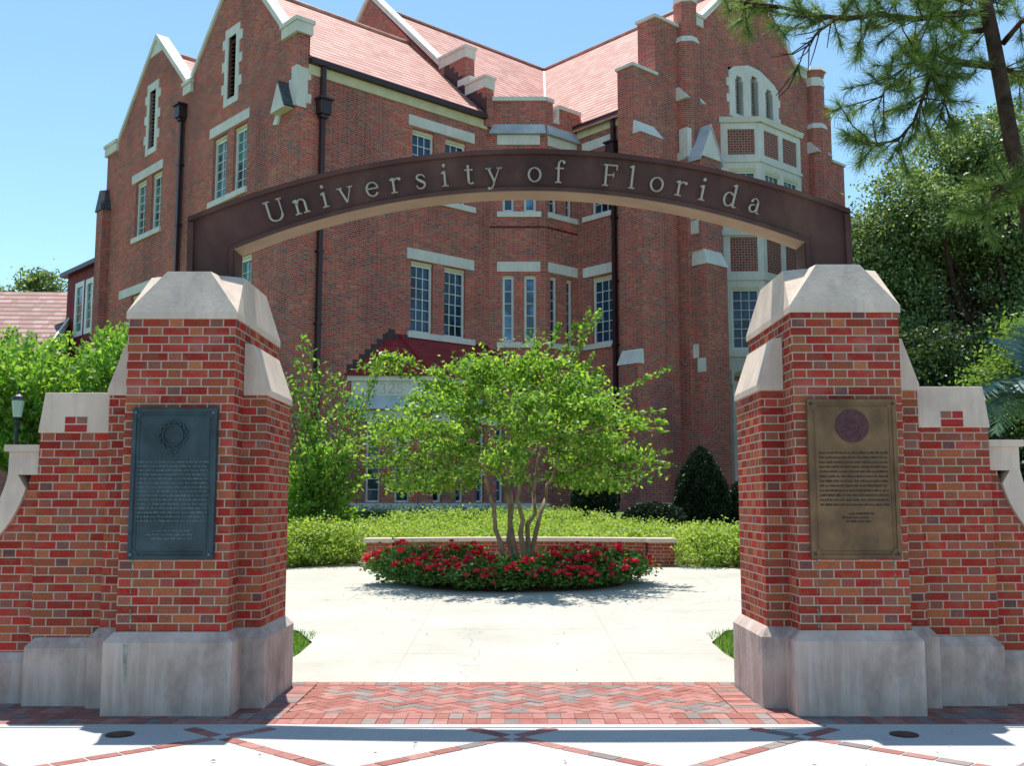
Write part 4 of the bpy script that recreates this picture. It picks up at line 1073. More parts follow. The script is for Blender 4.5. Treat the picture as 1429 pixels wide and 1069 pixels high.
# oriel
OP = [(14.45, YF), (14.45 + .97, YF - .97), (17.93, YF - .97), (18.9, YF)]
for i in range(3):
    fr, L_ = frame_pts(OP[i], OP[i + 1])
    cols = [(.24, L_ - .20)] if i != 1 else [(.22, 1.13), (1.37, 2.28)]
    hs = []
    for a, b in cols: hs += [(a, b, 13.70, 14.62), (a, b, *Z3), (a, b, 9.53, 10.75), (a, b, 6.83, 9.0)]
    MB().wall(fr, [(0, 14.85), (L_, 14.85)], 6.45, hs, .12).build('oriel_wall', ST, hall)
    for a, b in cols:
        for z0, z1 in ((13.70, 14.62), (9.53, 10.75)):
            MB().poly([fr.p(a, z0, -.05), fr.p(b, z0, -.05), fr.p(b, z1, -.05), fr.p(a, z1, -.05)]).build('brick_panel', M['panelbrick'], hall)
        window(fr, a, b, Z3[0], Z3[1], 3, 6, 'glassteal', d=-.09, head=.14); window(fr, a, b, 6.83, 9.0, 3, 6, d=-.09, head=.10)
    MB().hexa([fr.p(-.05, 14.85, -.5), fr.p(L_ + .05, 14.85, -.5), fr.p(L_ + .05, 14.85, .08), fr.p(-.05, 14.85, .08), fr.p(-.07, 15.03, -.5), fr.p(L_ + .07, 15.03, -.5), fr.p(L_ + .07, 15.03, .14), fr.p(-.07, 15.03, .14)]).build('oriel_coping', ST, hall)
    for z0, z1, d in ((13.42, 13.52, .04), (10.80, 10.98, .07), (9.22, 9.32, .04), (6.55, 6.76, .09)): MB().fbox(fr, -.04, L_ + .04, z0, z1, -.06, d + .002 * i).build('oriel_band', ST, hall)
MB().prism([(p[0], p[1] , 14.9) for p in OP], [(p[0], p[1], 14.98) for p in OP]).build('oriel_top', ST, hall)
lo = [(14.62, YF + .02), (15.2, YF - .18), (18.1, YF - .18), (18.7, YF + .02)]
MB().prism([(*p, 5.92) for p in lo], [(*p, 6.5) for p in OP]).build('corbel', ST, hall)
MB().fbox(fF, 14.50, 14.62, 5.6, 6.1, 0, .2).fbox(fF, 14.7, 18.6, 1.0, 1.9, 0, .05).build('quoin', ST, hall)
MB().fbox(fF, 14.62, 15.12, 1.9, 5.75, 0, .14).fbox(fF, 18.2, 18.7, 1.9, 5.75, 0, .14).build('door_surround', ST, hall)
MB().fbox(fF, 13.3, 14.55, 1.4, 1.68, 0, .3).build('base_course', ST, hall)
# sides and back so the mass is closed
MB().box(22.55, 22.6, YF, 13.8, 1.0, 14.4).box(.4, 25.4, 13.7, 14.1, 1.0, 14.2).box(25.35, 25.4, 0, 13.6, 1, 20).build('rear_wall', B, hall)

# entrance bay with hipped roof
pw = [(.46, .86), (1.28, 1.70)]
hP = [(a, b, 1.62, 3.88) for a, b in pw]
wallpart(fP, [(0, 5.2), (PL, 5.2)], 1.0, hP)
for h in hP: window(fP, *h, 1, 7, 'glass', fw=.05)
PAL = 4.6
pw2 = [(.10, .42), (.93, 1.24), (1.72, 2.03), (2.5, 2.8)]
hPa = [(a, b, 1.62, 3.88) for a, b in pw2]
wallpart(fPa, [(0, 5.2), (PAL, 5.2)], 1.0, hPa)
for h in hPa: window(fPa, *h, 1, 7, 'glass', fw=.05)
wallpart(Fr((px + PAL, py, 0), (0, 1, 0), (1, 0, 0)), [(0, 5.2), (1.7, 5.2)], 1.0, [])
stonebox('frieze', fP, 0.02, PL - .02, 4.68, 5.10, .035)
mb = MB(); slope_band(fP, .02, PL + .03, 4.28, 4.68, .20, .04, .16, .12); mb.build('weathering', M['slate'], hall)
mb = MB(); slope_band(fPa, .02, PAL, 4.28, 4.68, .20, .04, .10, 0); mb.build('weathering', M['slate'], hall)
stonebox('lintel', fP, .22, 1.94, 3.93, 4.25, .03)
stonebox('lintel', fPa, .05, 3.0, 3.93, 4.25, .03)
mb = MB(); mb.fbox(fP, -.10, PL + .06, 5.10, 5.28, -.2, .12); mb.fbox(fPa, -.02, PAL + .1, 5.102, 5.278, -.2, .118); mb.build('eaves_band', ST, hall)
for fr_, t0, t1 in ((fP, -.02, PL + .06), (fPa, 0, PAL)): stonebox('base_course', fr_, t0, t1, 1.2, 1.59, .06)
eL = fP.p(-.18, 5.30, .16); eC = Vector((px, py, 0)) + (WX.cross(Vector((0, 0, 1))) + Vector((0, -1, 0))).normalized() * .20 + Vector((0, 0, 5.30)); eR = fPa.p(PAL + .15, 5.30, .2)
rL, rR = Vector((3.75, -.02, 6.58)), Vector((px + PAL - .6, -.02, 6.60))
tL = Vector((1.9, -.02, 5.34))
roof([eL, eC, rL, Vector((3.3, -.02, 6.5)), tL], 'porch_roof', M['tiled'], .06)
roof([eC, eR, rR, rL], 'porch_roof', M['tiled'], .06)
roof([eR, Vector((px + PAL + .15, -.02, 5.3)), rR], 'porch_roof', M['tiled'], .06)
MB().tube([eC + Vector((0, 0, .02)), rL + Vector((0, 0, .02))], .07, 8).build('hip_tile', M['tiled'], hall)
fl = MB()
for i in range(8):
    t = i / 7; x = 1.86 + t * 1.45; z = 5.34 + t * 1.2; fl.fbox(fA, x - .02, x + .22, z - .25, z + .24, 0, .012 + .001 * (i % 2))
fl.fbox(fA, 3.2, 7.2, 6.5, 6.66, 0, .03)
fl.build('stepped_flashing', M['gutter'], hall)
# carved number
NUM = {'1': rect(-.05, 0, .05, 1) + rect(-.16, 0, .16, .05) + rect(-.15, .86, -.05, .93),
       '3': arc(-.02, .73, .22, .25, 150, -80, .10, .07, 14) + arc(-.02, .27, .26, .28, 80, -150, .11, .07, 14),
       '2': arc(0, .70, .24, .28, 170, -30, .10, .08, 14) + stroke([(.21, .58), (-.24, .06)], [.1, .08]) + rect(-.26, 0, .27, .09),
       '5': rect(-.2, .9, .22, .98) + rect(-.2, .52, -.12, .95) + arc(-.02, .32, .26, .31, 110, -150, .11, .07, 16)}
mb = MB()
for i, ch in enumerate('1325'):
    cx = .68 + i * .245
    for k, q in enumerate(NUM[ch]): mb.profile(fP, [(cx + p.x * .30, 4.74 + p.y * .30) for p in q], .03, .038 + .0005 * (k % 3))
mb.build('carved_number', plain('carved tan stone', (.56, .43, .31), .9, .1), hall)

# lower wing at the far left
fX = Fr((.45, 0, 0), (0, 1, 0), (-1, 0, 0))
wx_h = [(18.5 - 1.0, 18.6, 8.4, 10.70), (16.45, 17.4, 8.4, 10.68), (15.3, 16.3, 8.4, 10.66)]
wallpart(fX, [(14.3, 11.1), (19.45, 11.1)], 1.0, wx_h, m=M['redboard'])
for h in wx_h: window(fX, *h, 1, 5, 'glassteal', fw=.22, d=-.08)
MB().box(.2, 6, 14.3, 19.75, 11.1, 11.28).build('lean_to_roof', M['gutter'], hall)
MB().box(.45, 6, 19.4, 19.44, 1, 11.1).build('rear_wall', M['redboard'], hall)

# ------------------------------------------------------------------ far tiled house
hx = empty('tiled_house', (-24, 45.0, BZ), R(3), 'low house with brown-pink tiled roof at far left behind the trees', 'house')
hw = MB(); hw.box(-9, 4.9, -4.2, 4.2, 0, 6.3); hw.profile(Fr((4.9, 0, 0), (0, 1, 0), (1, 0, 0)), [(-4.2, 6.29), (4.2, 6.29), (0, 9.3)], -.2, 0)
hw.build('wall', B, hx)
r1 = MB(); r1.prism([(-9.3, -4.9, 5.75), (5.25, -4.9, 5.75), (5.25, 0, 9.35), (-9.3, 0, 9.35)], [(-9.3, -4.9, 5.9), (5.25, -4.9, 5.9), (5.25, 0, 9.5), (-9.3, 0, 9.5)])
r1.prism([(-9.3, .002, 9.35), (5.25, .002, 9.35), (5.25, 4.9, 5.75), (-9.3, 4.9, 5.75)], [(-9.3, .002, 9.5), (5.25, .002, 9.5), (5.25, 4.9, 5.9), (-9.3, 4.9, 5.9)])
r1.build('roof', M['tileb'], hx)
vb = MB(); vb.prism([(5.25, -4.95, 5.7), (5.33, -4.95, 5.7), (5.33, 0, 9.35), (5.25, 0, 9.35)], [(5.25, -4.95, 6.0), (5.33, -4.95, 6.0), (5.33, 0, 9.62), (5.25, 0, 9.62)])
vb.build('barge_board', M['white'], hx)

# ------------------------------------------------------------------ low seat wall behind the flower bed
sw_o = empty('seat_wall', (.16, 21.3, gz(21.3)), 0, 'low curved brick seat wall with stone coping behind the red roses', 'wall')
def ringwall(mb, r0, r1, a0, a1, z0, z1, cy, n=28):
    an = np.linspace(R(a0), R(a1), n + 1)
    for a, b in zip(an, an[1:]):
        P4 = [(r0 * math.sin(a), cy + r0 * math.cos(a)), (r0 * math.sin(b), cy + r0 * math.cos(b)), (r1 * math.sin(b), cy + r1 * math.cos(b)), (r1 * math.sin(a), cy + r1 * math.cos(a))]
        mb.hexa([(*p, z0) for p in P4] + [(*p, z1) for p in P4])
mb = MB(); ringwall(mb, 6.0, 6.34, -24.5, 24.5, -.1, .42, -6.0)
for sx in (-1, 1): mb.box(*sorted((sx * 2.52, sx * 2.98)), -.92, -.46, -.1, .425)
mb.build('brickwork', M['wallbrick'], sw_o)
mb = MB(); ringwall(mb, 5.95, 6.40, -24.5, 24.5, .42, .495, -6.0)
for sx in (-1, 1): mb.box(*sorted((sx * 2.46, sx * 3.04)), -.98, -.40, .425, .505)
mb.build('coping', M['stone'], sw_o, bevel=.006)

# ------------------------------------------------------------------ vegetation
def tree_tubes(name, paths, m, parent, k=7):
    mb = MB()
    for pts, r in paths: mb.tube(pts, r, k)
    return mb.build(name, m, parent, smooth=True, uv=False)
def wob(p, q, n=5, amp=.1):
    p, q = Vector(p), Vector(q); L_ = (q - p).length
    return [p + (q - p) * (i / n) + (Vector(rng.normal(size=3)) * amp * L_ * (0 if i in (0, n) else .5)) for i in range(n + 1)]

# crape myrtle in the flower bed
CM = (0.08, 17.7, gz(17.7))
cm = empty('crape_myrtle', CM, 0, 'small multi-stemmed tree with bright green leaves in the red flower bed', 'tree')
stems = []
forks = []
for (bx, by, tx_, ty_, tz) in ((-.08, 0, -.46, -.1, 1.45), (-.02, -.05, -.14, .25, 1.65), (.03, .0, .08, -.2, 1.7), (.10, .05, .28, .1, 1.5), (.14, .0, .5, .2, 1.4), (.0, .1, -.22, .5, 1.6)):
    p = wob((bx, by, 0), (tx_, ty_, tz), 5, .06); stems.append((p, [.055, .05, .045, .04, .035, .03])); forks.append((tx_, ty_, tz))
ends = []; lim = []
def cm_end():
    a = random.uniform(0, 2 * math.pi); r = random.random() ** .5
    x = 2.2 * r * math.cos(a) - .08; y = 2.0 * r * math.sin(a)
    ztop = 3.8 - 1.05 * r ** 2.4
    zbot = 1.75 - .25 * r
    return (x, y, ztop - (ztop - zbot) * random.random() ** 1.15)
for i in range(150): ends.append(cm_end())
ends += [(1.25, -.3, 4.62), (1.05, -.2, 4.4), (.75, -.2, 4.35), (1.42, -.3, 4.58), (-2.75, -.4, 2.05), (-2.95, -.2, 2.2), (-2.6, .1, 1.95), (-2.8, -.5, 2.35), (2.6, -.3, 3.6), (2.62, .0, 2.2), (2.55, -.3, 1.95), (-2.15, -.5, 3.75), (-1.9, -.4, 3.7), (-2.3, -.4, 3.6), (2.55, .2, 2.9), (-2.5, .2, 2.8), (.3, .2, 4.15), (2.45, -.4, 2.5), (-2.6, -.2, 1.75), (2.2, .1, 1.8)]
for i in range(34):
    a = random.uniform(0, 6.28); r = random.uniform(.45, 1.12); ends.append((2.3 * r * math.cos(a), 2.1 * r * math.sin(a), 4.1 - 1.4 * r ** 1.8 + random.uniform(-.1, .35)))
sprig0 = len(ends) - 34
Vs, allp = [], []
for i, e in enumerate(ends):
    f = min(forks, key=lambda q: (q[0] - e[0] * .5) ** 2 + (q[1] - e[1] * .5) ** 2 + random.random() * .2)
    hi = abs(e[0]) > 2.3 or e[2] > 4.2 or i >= sprig0
    c = (f[0] + (e[0] - f[0]) * .15, f[1] + (e[1] - f[1]) * .15, max(f[2] + .1, min(e[2] - .35, 2.7)))
    v, pth = shoots(c, [e], 46 if not hi else 85, .09, .048, .055, .45, .12 if e[2] > 2.2 else .28)
    Vs.append(v)
    if not hi:
        k_ = int(rng.uniform(50, 190)); P_ = np.array(e) + rng.normal(size=(k_, 3)) * np.array([.19, .17, .075]) * rng.uniform(.6, 1.3)
        Vs.append(leaf_quads(P_, .09, .048, None, 1.0))
    if i % 16 == 0 or hi: allp += [(p, [.018, .013, .009, .005, .003]) for p in pth]
V = np.concatenate(Vs)
np_mesh('crown', V, 4, M['lfcrape'], cm)
tree_tubes('trunk', stems + [(wob(f, (f[0] * 1.5, f[1] * 1.5, f[2] + .8), 4, .1), [.03, .025, .02, .016, .012]) for f in forks], M['bark'], cm)
tree_tubes('branches', allp, M['bark'], cm, 4)

# flower bed soil and rose bushes
bed = MB().lathe((0, 0, 0), [(1.06, -.12), (1.0, -.01), (.6, .05), (.1, .07)], 48)
for i, v_ in enumerate(bed.v): x_, y_ = .08 + v_[0] * 1.9, 17.6 + v_[1] * 1.42; bed.v[i] = (x_, y_, v_[2] + gz(y_))
tag(bed.build('flower_bed', M['mulch']), kind='structure')
def rose_proto(seed, flowers, sunny):
    global rng
    rng = np.random.default_rng(seed)
    o = empty('rose_bush')
    bl = [(0, 0, .33, .43, .40, .30), (.2, .1, .42, .25, .25, .22), (-.2, -.05, .40, .25, .25, .24)]
    P_ = clump_points(bl, 2300, 60, .07, .45); P_ = P_[P_[:, 2] > .02]
    np_mesh('foliage', leaf_quads(P_, .075, .048, None, .5), 4, M['lfrose'], o)
    tree_tubes('stems', [(wob((0, 0, 0), (rng.normal() * .25, rng.normal() * .25, .5), 3, .15), [.012, .01, .008, .005]) for _ in range(7)], M['barkd'], o, 5)
    for _ in range(flowers):
        Q = []
        d = unit(np.array([rng.normal(), rng.normal() - .25, abs(rng.normal()) * .9 + .1])); c = np.array([0, 0, .34]) + d * np.array([.47, .44, .34]) * rng.uniform(.95, 1.15)
        for k in range(rng.integers(1, 5)):
            cc = c + rng.normal(size=3) * .05; rr = rng.uniform(.035, .058)
            for q in range(11):
                dd = unit(rng.normal(size=3)); pc = cc + dd * rr * .55; a = unit(np.cross(dd, rng.normal(size=3))); b = np.cross(dd, a)
                s_ = rr * .75; Q += [pc - a * s_ - b * s_ * .4, pc + a * s_ * .5 - b * s_ + dd * .006, pc + a * s_ + b * s_ * .5, pc - a * s_ * .4 + b * s_ + dd * .006]
        np_mesh('flower', np.array(Q), 4, M['petal'], o)
    return o
def copy_tree(o, parent=None):
    c = o.copy(); COL.objects.link(c)
    if parent: c.parent = parent
    for ch in o.children: copy_tree(ch, c)
    return c
M['lfrosesun'] = leaf_mat('sun-painted rose leaves', [(.07, .16, .04), (.14, .26, .06), (.26, .38, .12)], .35, .45)  # lighter copy of the rose leaves, sunlight put into the colour
M['petalsun'] = leaf_mat('sun-painted rose petals', [(.75, .05, .09), (.85, .12, .15), (.80, .08, .06)], .4, .6, (1.2, .8, .8))  # pinker copy of the red petals, coloured as if sunlit
protos = [rose_proto(21, 13, 0), rose_proto(22, 9, 0), rose_proto(23, 15, 0)]
ordn = ['first', 'second', 'third', 'fourth', 'fifth', 'sixth', 'seventh', 'eighth', 'ninth', 'tenth']
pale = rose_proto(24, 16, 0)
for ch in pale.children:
    if ch.name.startswith('foliage'): ch.data.materials[0] = M['lfrosesun']
    if ch.name.startswith('flower'): ch.data.materials[0] = M['petalsun']
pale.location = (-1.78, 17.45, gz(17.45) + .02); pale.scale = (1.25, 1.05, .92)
tag(pale, 'rose bush in painted sunlit colours at the left end of the round bed', 'rose bush', 'red rose bushes in the round bed')
k = 0
rows_ = []
for i in range(10):   # front arc
    a = R(-95 + 205 * i / 9); rows_.append((  .08 + 1.66 * math.sin(a), 17.6 - 1.2 * math.cos(a) , 'front edge', i, random.uniform(.82, 1.12)))
for i in range(6): rows_.append((-1.3 + 2.75 * i / 5, 17.45 + .25 * (i % 2) - .3, 'middle row before the trunk', i, random.uniform(.85, 1.25)))
for i in range(6):
    a = R(-75 + 150 * i / 5); rows_.append((.08 + 1.5 * math.sin(a), 17.7 + .9 * math.cos(a), 'back edge beside the seat wall', i, random.uniform(.85, 1.15)))
for x, y, where, i, sc in rows_:
    pr = protos[k % 3]; o = pr if k < 3 else copy_tree(pr)
    x += random.uniform(-.12, .12); y += random.uniform(-.1, .1); o.location = (x, y, gz(y) + .02); o.rotation_euler = (0, 0, random.uniform(-.5, .5)); s_ = sc * random.uniform(.78, 1.2); o.scale = (s_ * 1.1, s_ * 1.1, s_ * (.68 if where[0] == 'f' else .70))
    extra = {'front edge': ', nearest the walk', 'middle row before the trunk': '', 'back edge beside the seat wall': ''}[where]
    tag(o, f'red rose bush, {ordn[i]} from the left in the {where}', 'rose bush', 'red rose bushes in the round bed'); k += 1
rng = np.random.default_rng(99)

def hedge(name, loc, boxes, n, label, m='lfhedge', L=.06, W=.042, cat='hedge', sub=110, sig=.10, core=None):
    o = empty(name, loc, 0, label, cat)
    P_ = clump_points(boxes, n, sub, sig, .75); P_ = P_[P_[:, 2] > -.05]
    # keep mostly the outer layer
    np_mesh('foliage', leaf_quads(P_, L, W, None, 1.1), 4, M[m], o)
    tree_tubes('stems', [(wob((b[0] + rng.normal() * b[3] * .4, b[1], -.1), (b[0] + rng.normal() * b[3] * .5, b[1], b[2] + b[5] * .5), 3, .1), [.02, .016, .012, .008]) for b in boxes for _ in range(3)], M['barkd'], o, 5)
    return o
gL = gz(20.4)
hedge('hedge', (-3.6, 20.6, gL), [(-3.0 + i * .55, .25 * (i % 2), .36 + .03 * (i % 3), .5, .6, .46) for i in range(6)] + [(.2, .35, .40, .45, .5, .42)], 24000, 'clipped yellow-green hedge to the left of the curved seat wall')
hedge('hedge', (4.1, 20.6, gL), [(-.45 + i * .55, .25 * (i % 2), .34 + .03 * (i % 3), .5, .6, .43) for i in range(7)], 21000, 'clipped yellow-green hedge to the right of the curved seat wall')
hb = []
for j, (yy, x0, x1) in enumerate(((22.55, -4.0, 4.0), (23.5, -3.4, 4.4), (24.6, -3.4, 3.9), (25.8, -2.6, 2.4))):
    for x in np.arange(x0, x1, .75): hb.append((x + random.uniform(-.1, .1), yy - 22, gz(yy) - gz(22) + .10 + .06 * random.random() + (.05 if j == 3 else 0), .58, .68, .27))
hedge('hedge', (0, 22.0, gz(22)), hb, 85000, 'broad yellow-green hedge filling the slope behind the curved seat wall', sub=70)
hedge('ground_cover', (-2.6, 28.2, gz(28.2)), [(-2 + i * .8, 0, .05, .8, .5, .16) for i in range(9)], 8000, 'low dark green planting strip at the foot of the hall', 'lfrose', cat='planting')

# shrub left of the path, tall loose shoots
sh = empty('flowering_shrub', (-4.15, 22.6, gz(22.6)), 0, 'tall loose green shrub with long upright shoots beside the left pillar', 'shrub')
en = []
for i in range(140):
    a = random.uniform(0, 6.28); r = random.random() ** .5; x, y = -.25 + 1.2 * r * math.cos(a), 1.2 * r * math.sin(a); en.append((x, y, random.uniform(.35, 3.2) * (1.0 - .28 * r)))
en += [(-.35, -.2, 4.75), (-.5, 0, 4.6), (-.55, .1, 4.2), (.35, 0, 3.9), (.55, -.1, 3.5), (.15, .1, 4.0), (.95, 0, 3.05), (-.2, 0, 3.9), (.75, .1, 3.6), (-.65, -.2, 3.8)] + [(random.uniform(-.8, 1.3), random.uniform(-.5, .5), random.uniform(2.9, 4.3)) for _ in range(12)]
v, pth = shoots((0, 0, .5), en, 62, .12, .065, .10, .30, .3)
np_mesh('foliage', v, 4, M['lfbush'], sh)
tree_tubes('stems', [(p, [.03, .022, .015, .01, .005]) for p in pth[::4] + pth[-10:]], M['bark'], sh, 5)

# leafy trees behind the left wing wall
def leafy(name, loc, blobs, n, label, m, L, W, sub, sig, cat='tree', trunk=None, bark='bark', inner=.55, up=.5):
    o = empty(name, loc, 0, label, cat)
    P_ = clump_points(blobs, n, sub, sig, inner)
    np_mesh('crown', leaf_quads(P_, L, W, None, up), 4, M[m], o)
    if trunk:
        pths = [(wob((0, 0, 0), trunk[0], 5, .05), list(np.linspace(trunk[1], trunk[1] * .7, 6)))]
        for b in blobs: pths.append((wob(trunk[0], (b[0], b[1], b[2] + b[5] * .2), 5, .08), list(np.linspace(trunk[1] * .5, trunk[1] * .1, 6))))
        tree_tubes('trunk', pths, M[bark], o, 8)
    return o
def bigshoots(name, loc, c, ends_, n, label, m):
    o = empty(name, loc, 0, label, 'tree'); v, pth = shoots(c, ends_, n, .14, .08, .14, .35, .5)
    np_mesh('crown', v, 4, M[m], o); tree_tubes('trunk', [(p, [.05, .035, .025, .015, .007]) for p in pth[::6]] + [(wob((dx, 0, 0), (c[0] + dx * 2, 0, c[2]), 4, .08), [.07, .06, .055, .05, .045]) for dx in (-.2, 0, .2)], M['bark'], o, 6)
    return o
for loc, rx, zt, lab in (((-7.9, 22.6, gz(22.6)), 1.75, 5.1, 'bright green crape myrtle in front of the left gable, nearest the pillar'), ((-10.5, 23.2, gz(23.2)), 2.0, 4.9, 'bright green crape myrtle behind the lamp post at far left'), ((-13.4, 25.5, gz(25.5)), 2.3, 5.4, 'bright green crape myrtle below the tiled roof at the frame edge')):
    en = []
    for i in range(300):
        a = random.uniform(0, 6.28); r = random.random() ** .45; en.append((rx * r * math.cos(a), rx * r * math.sin(a), zt * (.42 + .58 * random.random() ** .7) - .7 * r * r))
    bigshoots('crape_myrtle', loc, (0, 0, 1.3), en, 90, lab, 'lfbush')

# lamp post
lp = empty('street_lamp', (-9.55, 20.0, gz(20)), 0, 'black lamp post with pale glass lantern at far left', 'street lamp'); lp.scale = (.78, .78, 1.0)
MB().lathe((0, 0, 0), [(.16, 0), (.16, .12), (.09, .2), (.08, .7), (.055, .75), (.05, 2.72), (.07, 2.76), (.045, 2.82), (.1, 2.88)], 14).build('post', M['iron'], lp, smooth=False)
MB().lathe((0, 0, 2.88), [(.10, 0), (.15, .32), (.14, .33)], 10).build('lantern_glass', M['lampglass'], lp)
MB().lathe((0, 0, 3.21), [(.17, 0), (.13, .07), (.05, .12), (.02, .17), (.012, .26)], 12).build('lantern_cap', M['iron'], lp)

# dark clipped evergreens at the foot of the hall
def dense(name, loc, prof_, n, label, cat, m='yew', L=.07, W=.04):
    o = empty(name, loc, 0, label, cat)
    zs_ = np.array([p[1] for p in prof_]); rs_ = np.array([p[0] for p in prof_])
    z = zs_[-1] * (1 - np.sqrt(1 - rng.random(n) * .999)) if False else rng.random(n) * zs_[-1]
    r = np.interp(z, zs_, rs_); keep = rng.random(n) < np.clip(r / rs_.max() + .15, 0, 1); z, r = z[keep], r[keep]
    a = rng.random(len(z)) * 2 * np.pi; lump = 1 + .05 * np.sin(a * 5 + z * 4) + .04 * np.sin(a * 9 - z * 7); rr = r * lump * (1 - .18 * rng.random(len(z)) ** 2)
    P_ = np.stack([rr * np.cos(a), rr * np.sin(a), z], 1); D = P_ * np.array([1, 1, .15]); D[:, 2] += .5
    np_mesh('foliage', leaf_quads(P_, L, W, unit(D), .3), 4, M[m], o)
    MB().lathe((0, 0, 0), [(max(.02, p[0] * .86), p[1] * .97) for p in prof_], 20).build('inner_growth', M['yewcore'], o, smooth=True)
    return o
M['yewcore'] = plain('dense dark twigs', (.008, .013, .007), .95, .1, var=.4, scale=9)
dense('yew', (4.95, 27.3, gz(27.3)), [(.72, 0), (.74, .4), (.66, .9), (.48, 1.4), (.26, 1.75), (.04, 1.95)], 16000, 'dark conical clipped yew standing beside the right pillar', 'shrub')
dense('round_shrub', (2.15, 27.6, gz(27.6)), [(.55, 0), (.62, .4), (.55, .8), (.3, 1.1), (.04, 1.2)], 7000, 'dark rounded shrub against the brick wall behind the small tree', 'shrub')
dense('low_shrub', (3.55, 26.3, gz(26.3)), [(.75, 0), (.82, .25), (.6, .5), (.05, .62)], 7000, 'low dark mound shrub left of the conical yew', 'shrub')
dense('low_shrub', (6.3, 27.6, gz(27.6)), [(.6, 0), (.62, .5), (.45, .95), (.05, 1.15)], 6000, 'dark shrub half hidden between the yew and the right pillar', 'shrub')

# oaks on the right
def blobs_in(cx, cy, cz, rx, ry, rz, n, s0, s1):
    o = []
    for _ in range(n):
        d = unit(rng.normal(size=3)); r = rng.random() ** .4
        s_ = rng.uniform(s0, s1); o.append((cx + d[0] * rx * r, cy + d[1] * ry * r, cz + d[2] * rz * r, s_, s_, s_ * .75))
    return o
leafy('oak_tree', (15.0, 32.5, BZ), blobs_in(-.3, 0, 7.3, 3.4, 2.6, 4.9, 40, .9, 1.5) + [(-3.6, 0, 5.2, 1.1, 1.1, .9), (-3.2, 0, 7.2, 1.1, 1.1, .9), (-3.9, 0, 3.4, 1.0, 1, .9), (-2.3, 0, 10.0, 1.3, 1.2, 1.0), (-.8, 0, 11.2, 1.3, 1.2, 1.0), (-3.3, 0, 8.8, 1.0, 1, .9), (.8, 0, 11.7, 1.4, 1.2, 1.1), (2.3, 0, 11.3, 1.3, 1.2, 1), (-1.6, 0, 8.8, 1.2, 1, 1)], 150000, 'large grey-green oak right of the hall behind the right pillar', 'lfoak', .125, .075, 42, .26, trunk=((0, 0, 4.2), .35), bark='barkd')
leafy('oak_tree', (11.3, 29.3, BZ - .1), blobs_in(0, 0, 2.8, 1.5, 1.5, 2.3, 14, .8, 1.1), 40000, 'evergreen oak with leaves painted in shade low behind the right pillar', 'lfoakshade', .12, .07, 36, .24, trunk=((0, 0, 2), .18), bark='barkd')
leafy('oak_tree', (20.5, 36, BZ), blobs_in(-.6, 0, 8.6, 4.6, 3, 5.4, 36, 1.2, 2.0), 110000, 'tall oak at the right edge behind the pine trunk', 'lfoak', .15, .09, 40, .32, trunk=((0, 0, 4.5), .4), bark='barkd')
leafy('oak_tree', (14.6, 27, BZ - .2), blobs_in(0, 0, 2.7, 1.9, 1.5, 2.3, 14, .8, 1.2), 40000, 'dark leafy tree between the right pillar and the palm', 'lfoakshade', .12, .07, 36, .24, trunk=((0, 0, 2), .2), bark='barkd')
leafy('lime_green_tree', (11.6, 22.4, gz(22.4)), blobs_in(.2, 0, 4.6, 1.5, 1.0, 1.3, 14, .35, .65) + [(-1.2, 0, 3.6, .6, .6, .4), (-.4, 0, 3.2, .7, .6, .4)], 15000, 'lime green leafy tree above the palm at the right edge', 'lfbright', .10, .06, 40, .22, trunk=((.9, 0, 3), .12), bark='barkd')
leafy('oak_tree', (24, 46, BZ), blobs_in(0, 0, 5.0, 7, 3, 4.0, 20, 1.6, 2.6), 40000, 'distant dark tree filling the gap below the oaks', 'lfoakshade', .28, .16, 30, .5, trunk=((0, 0, 3), .4), bark='barkd')

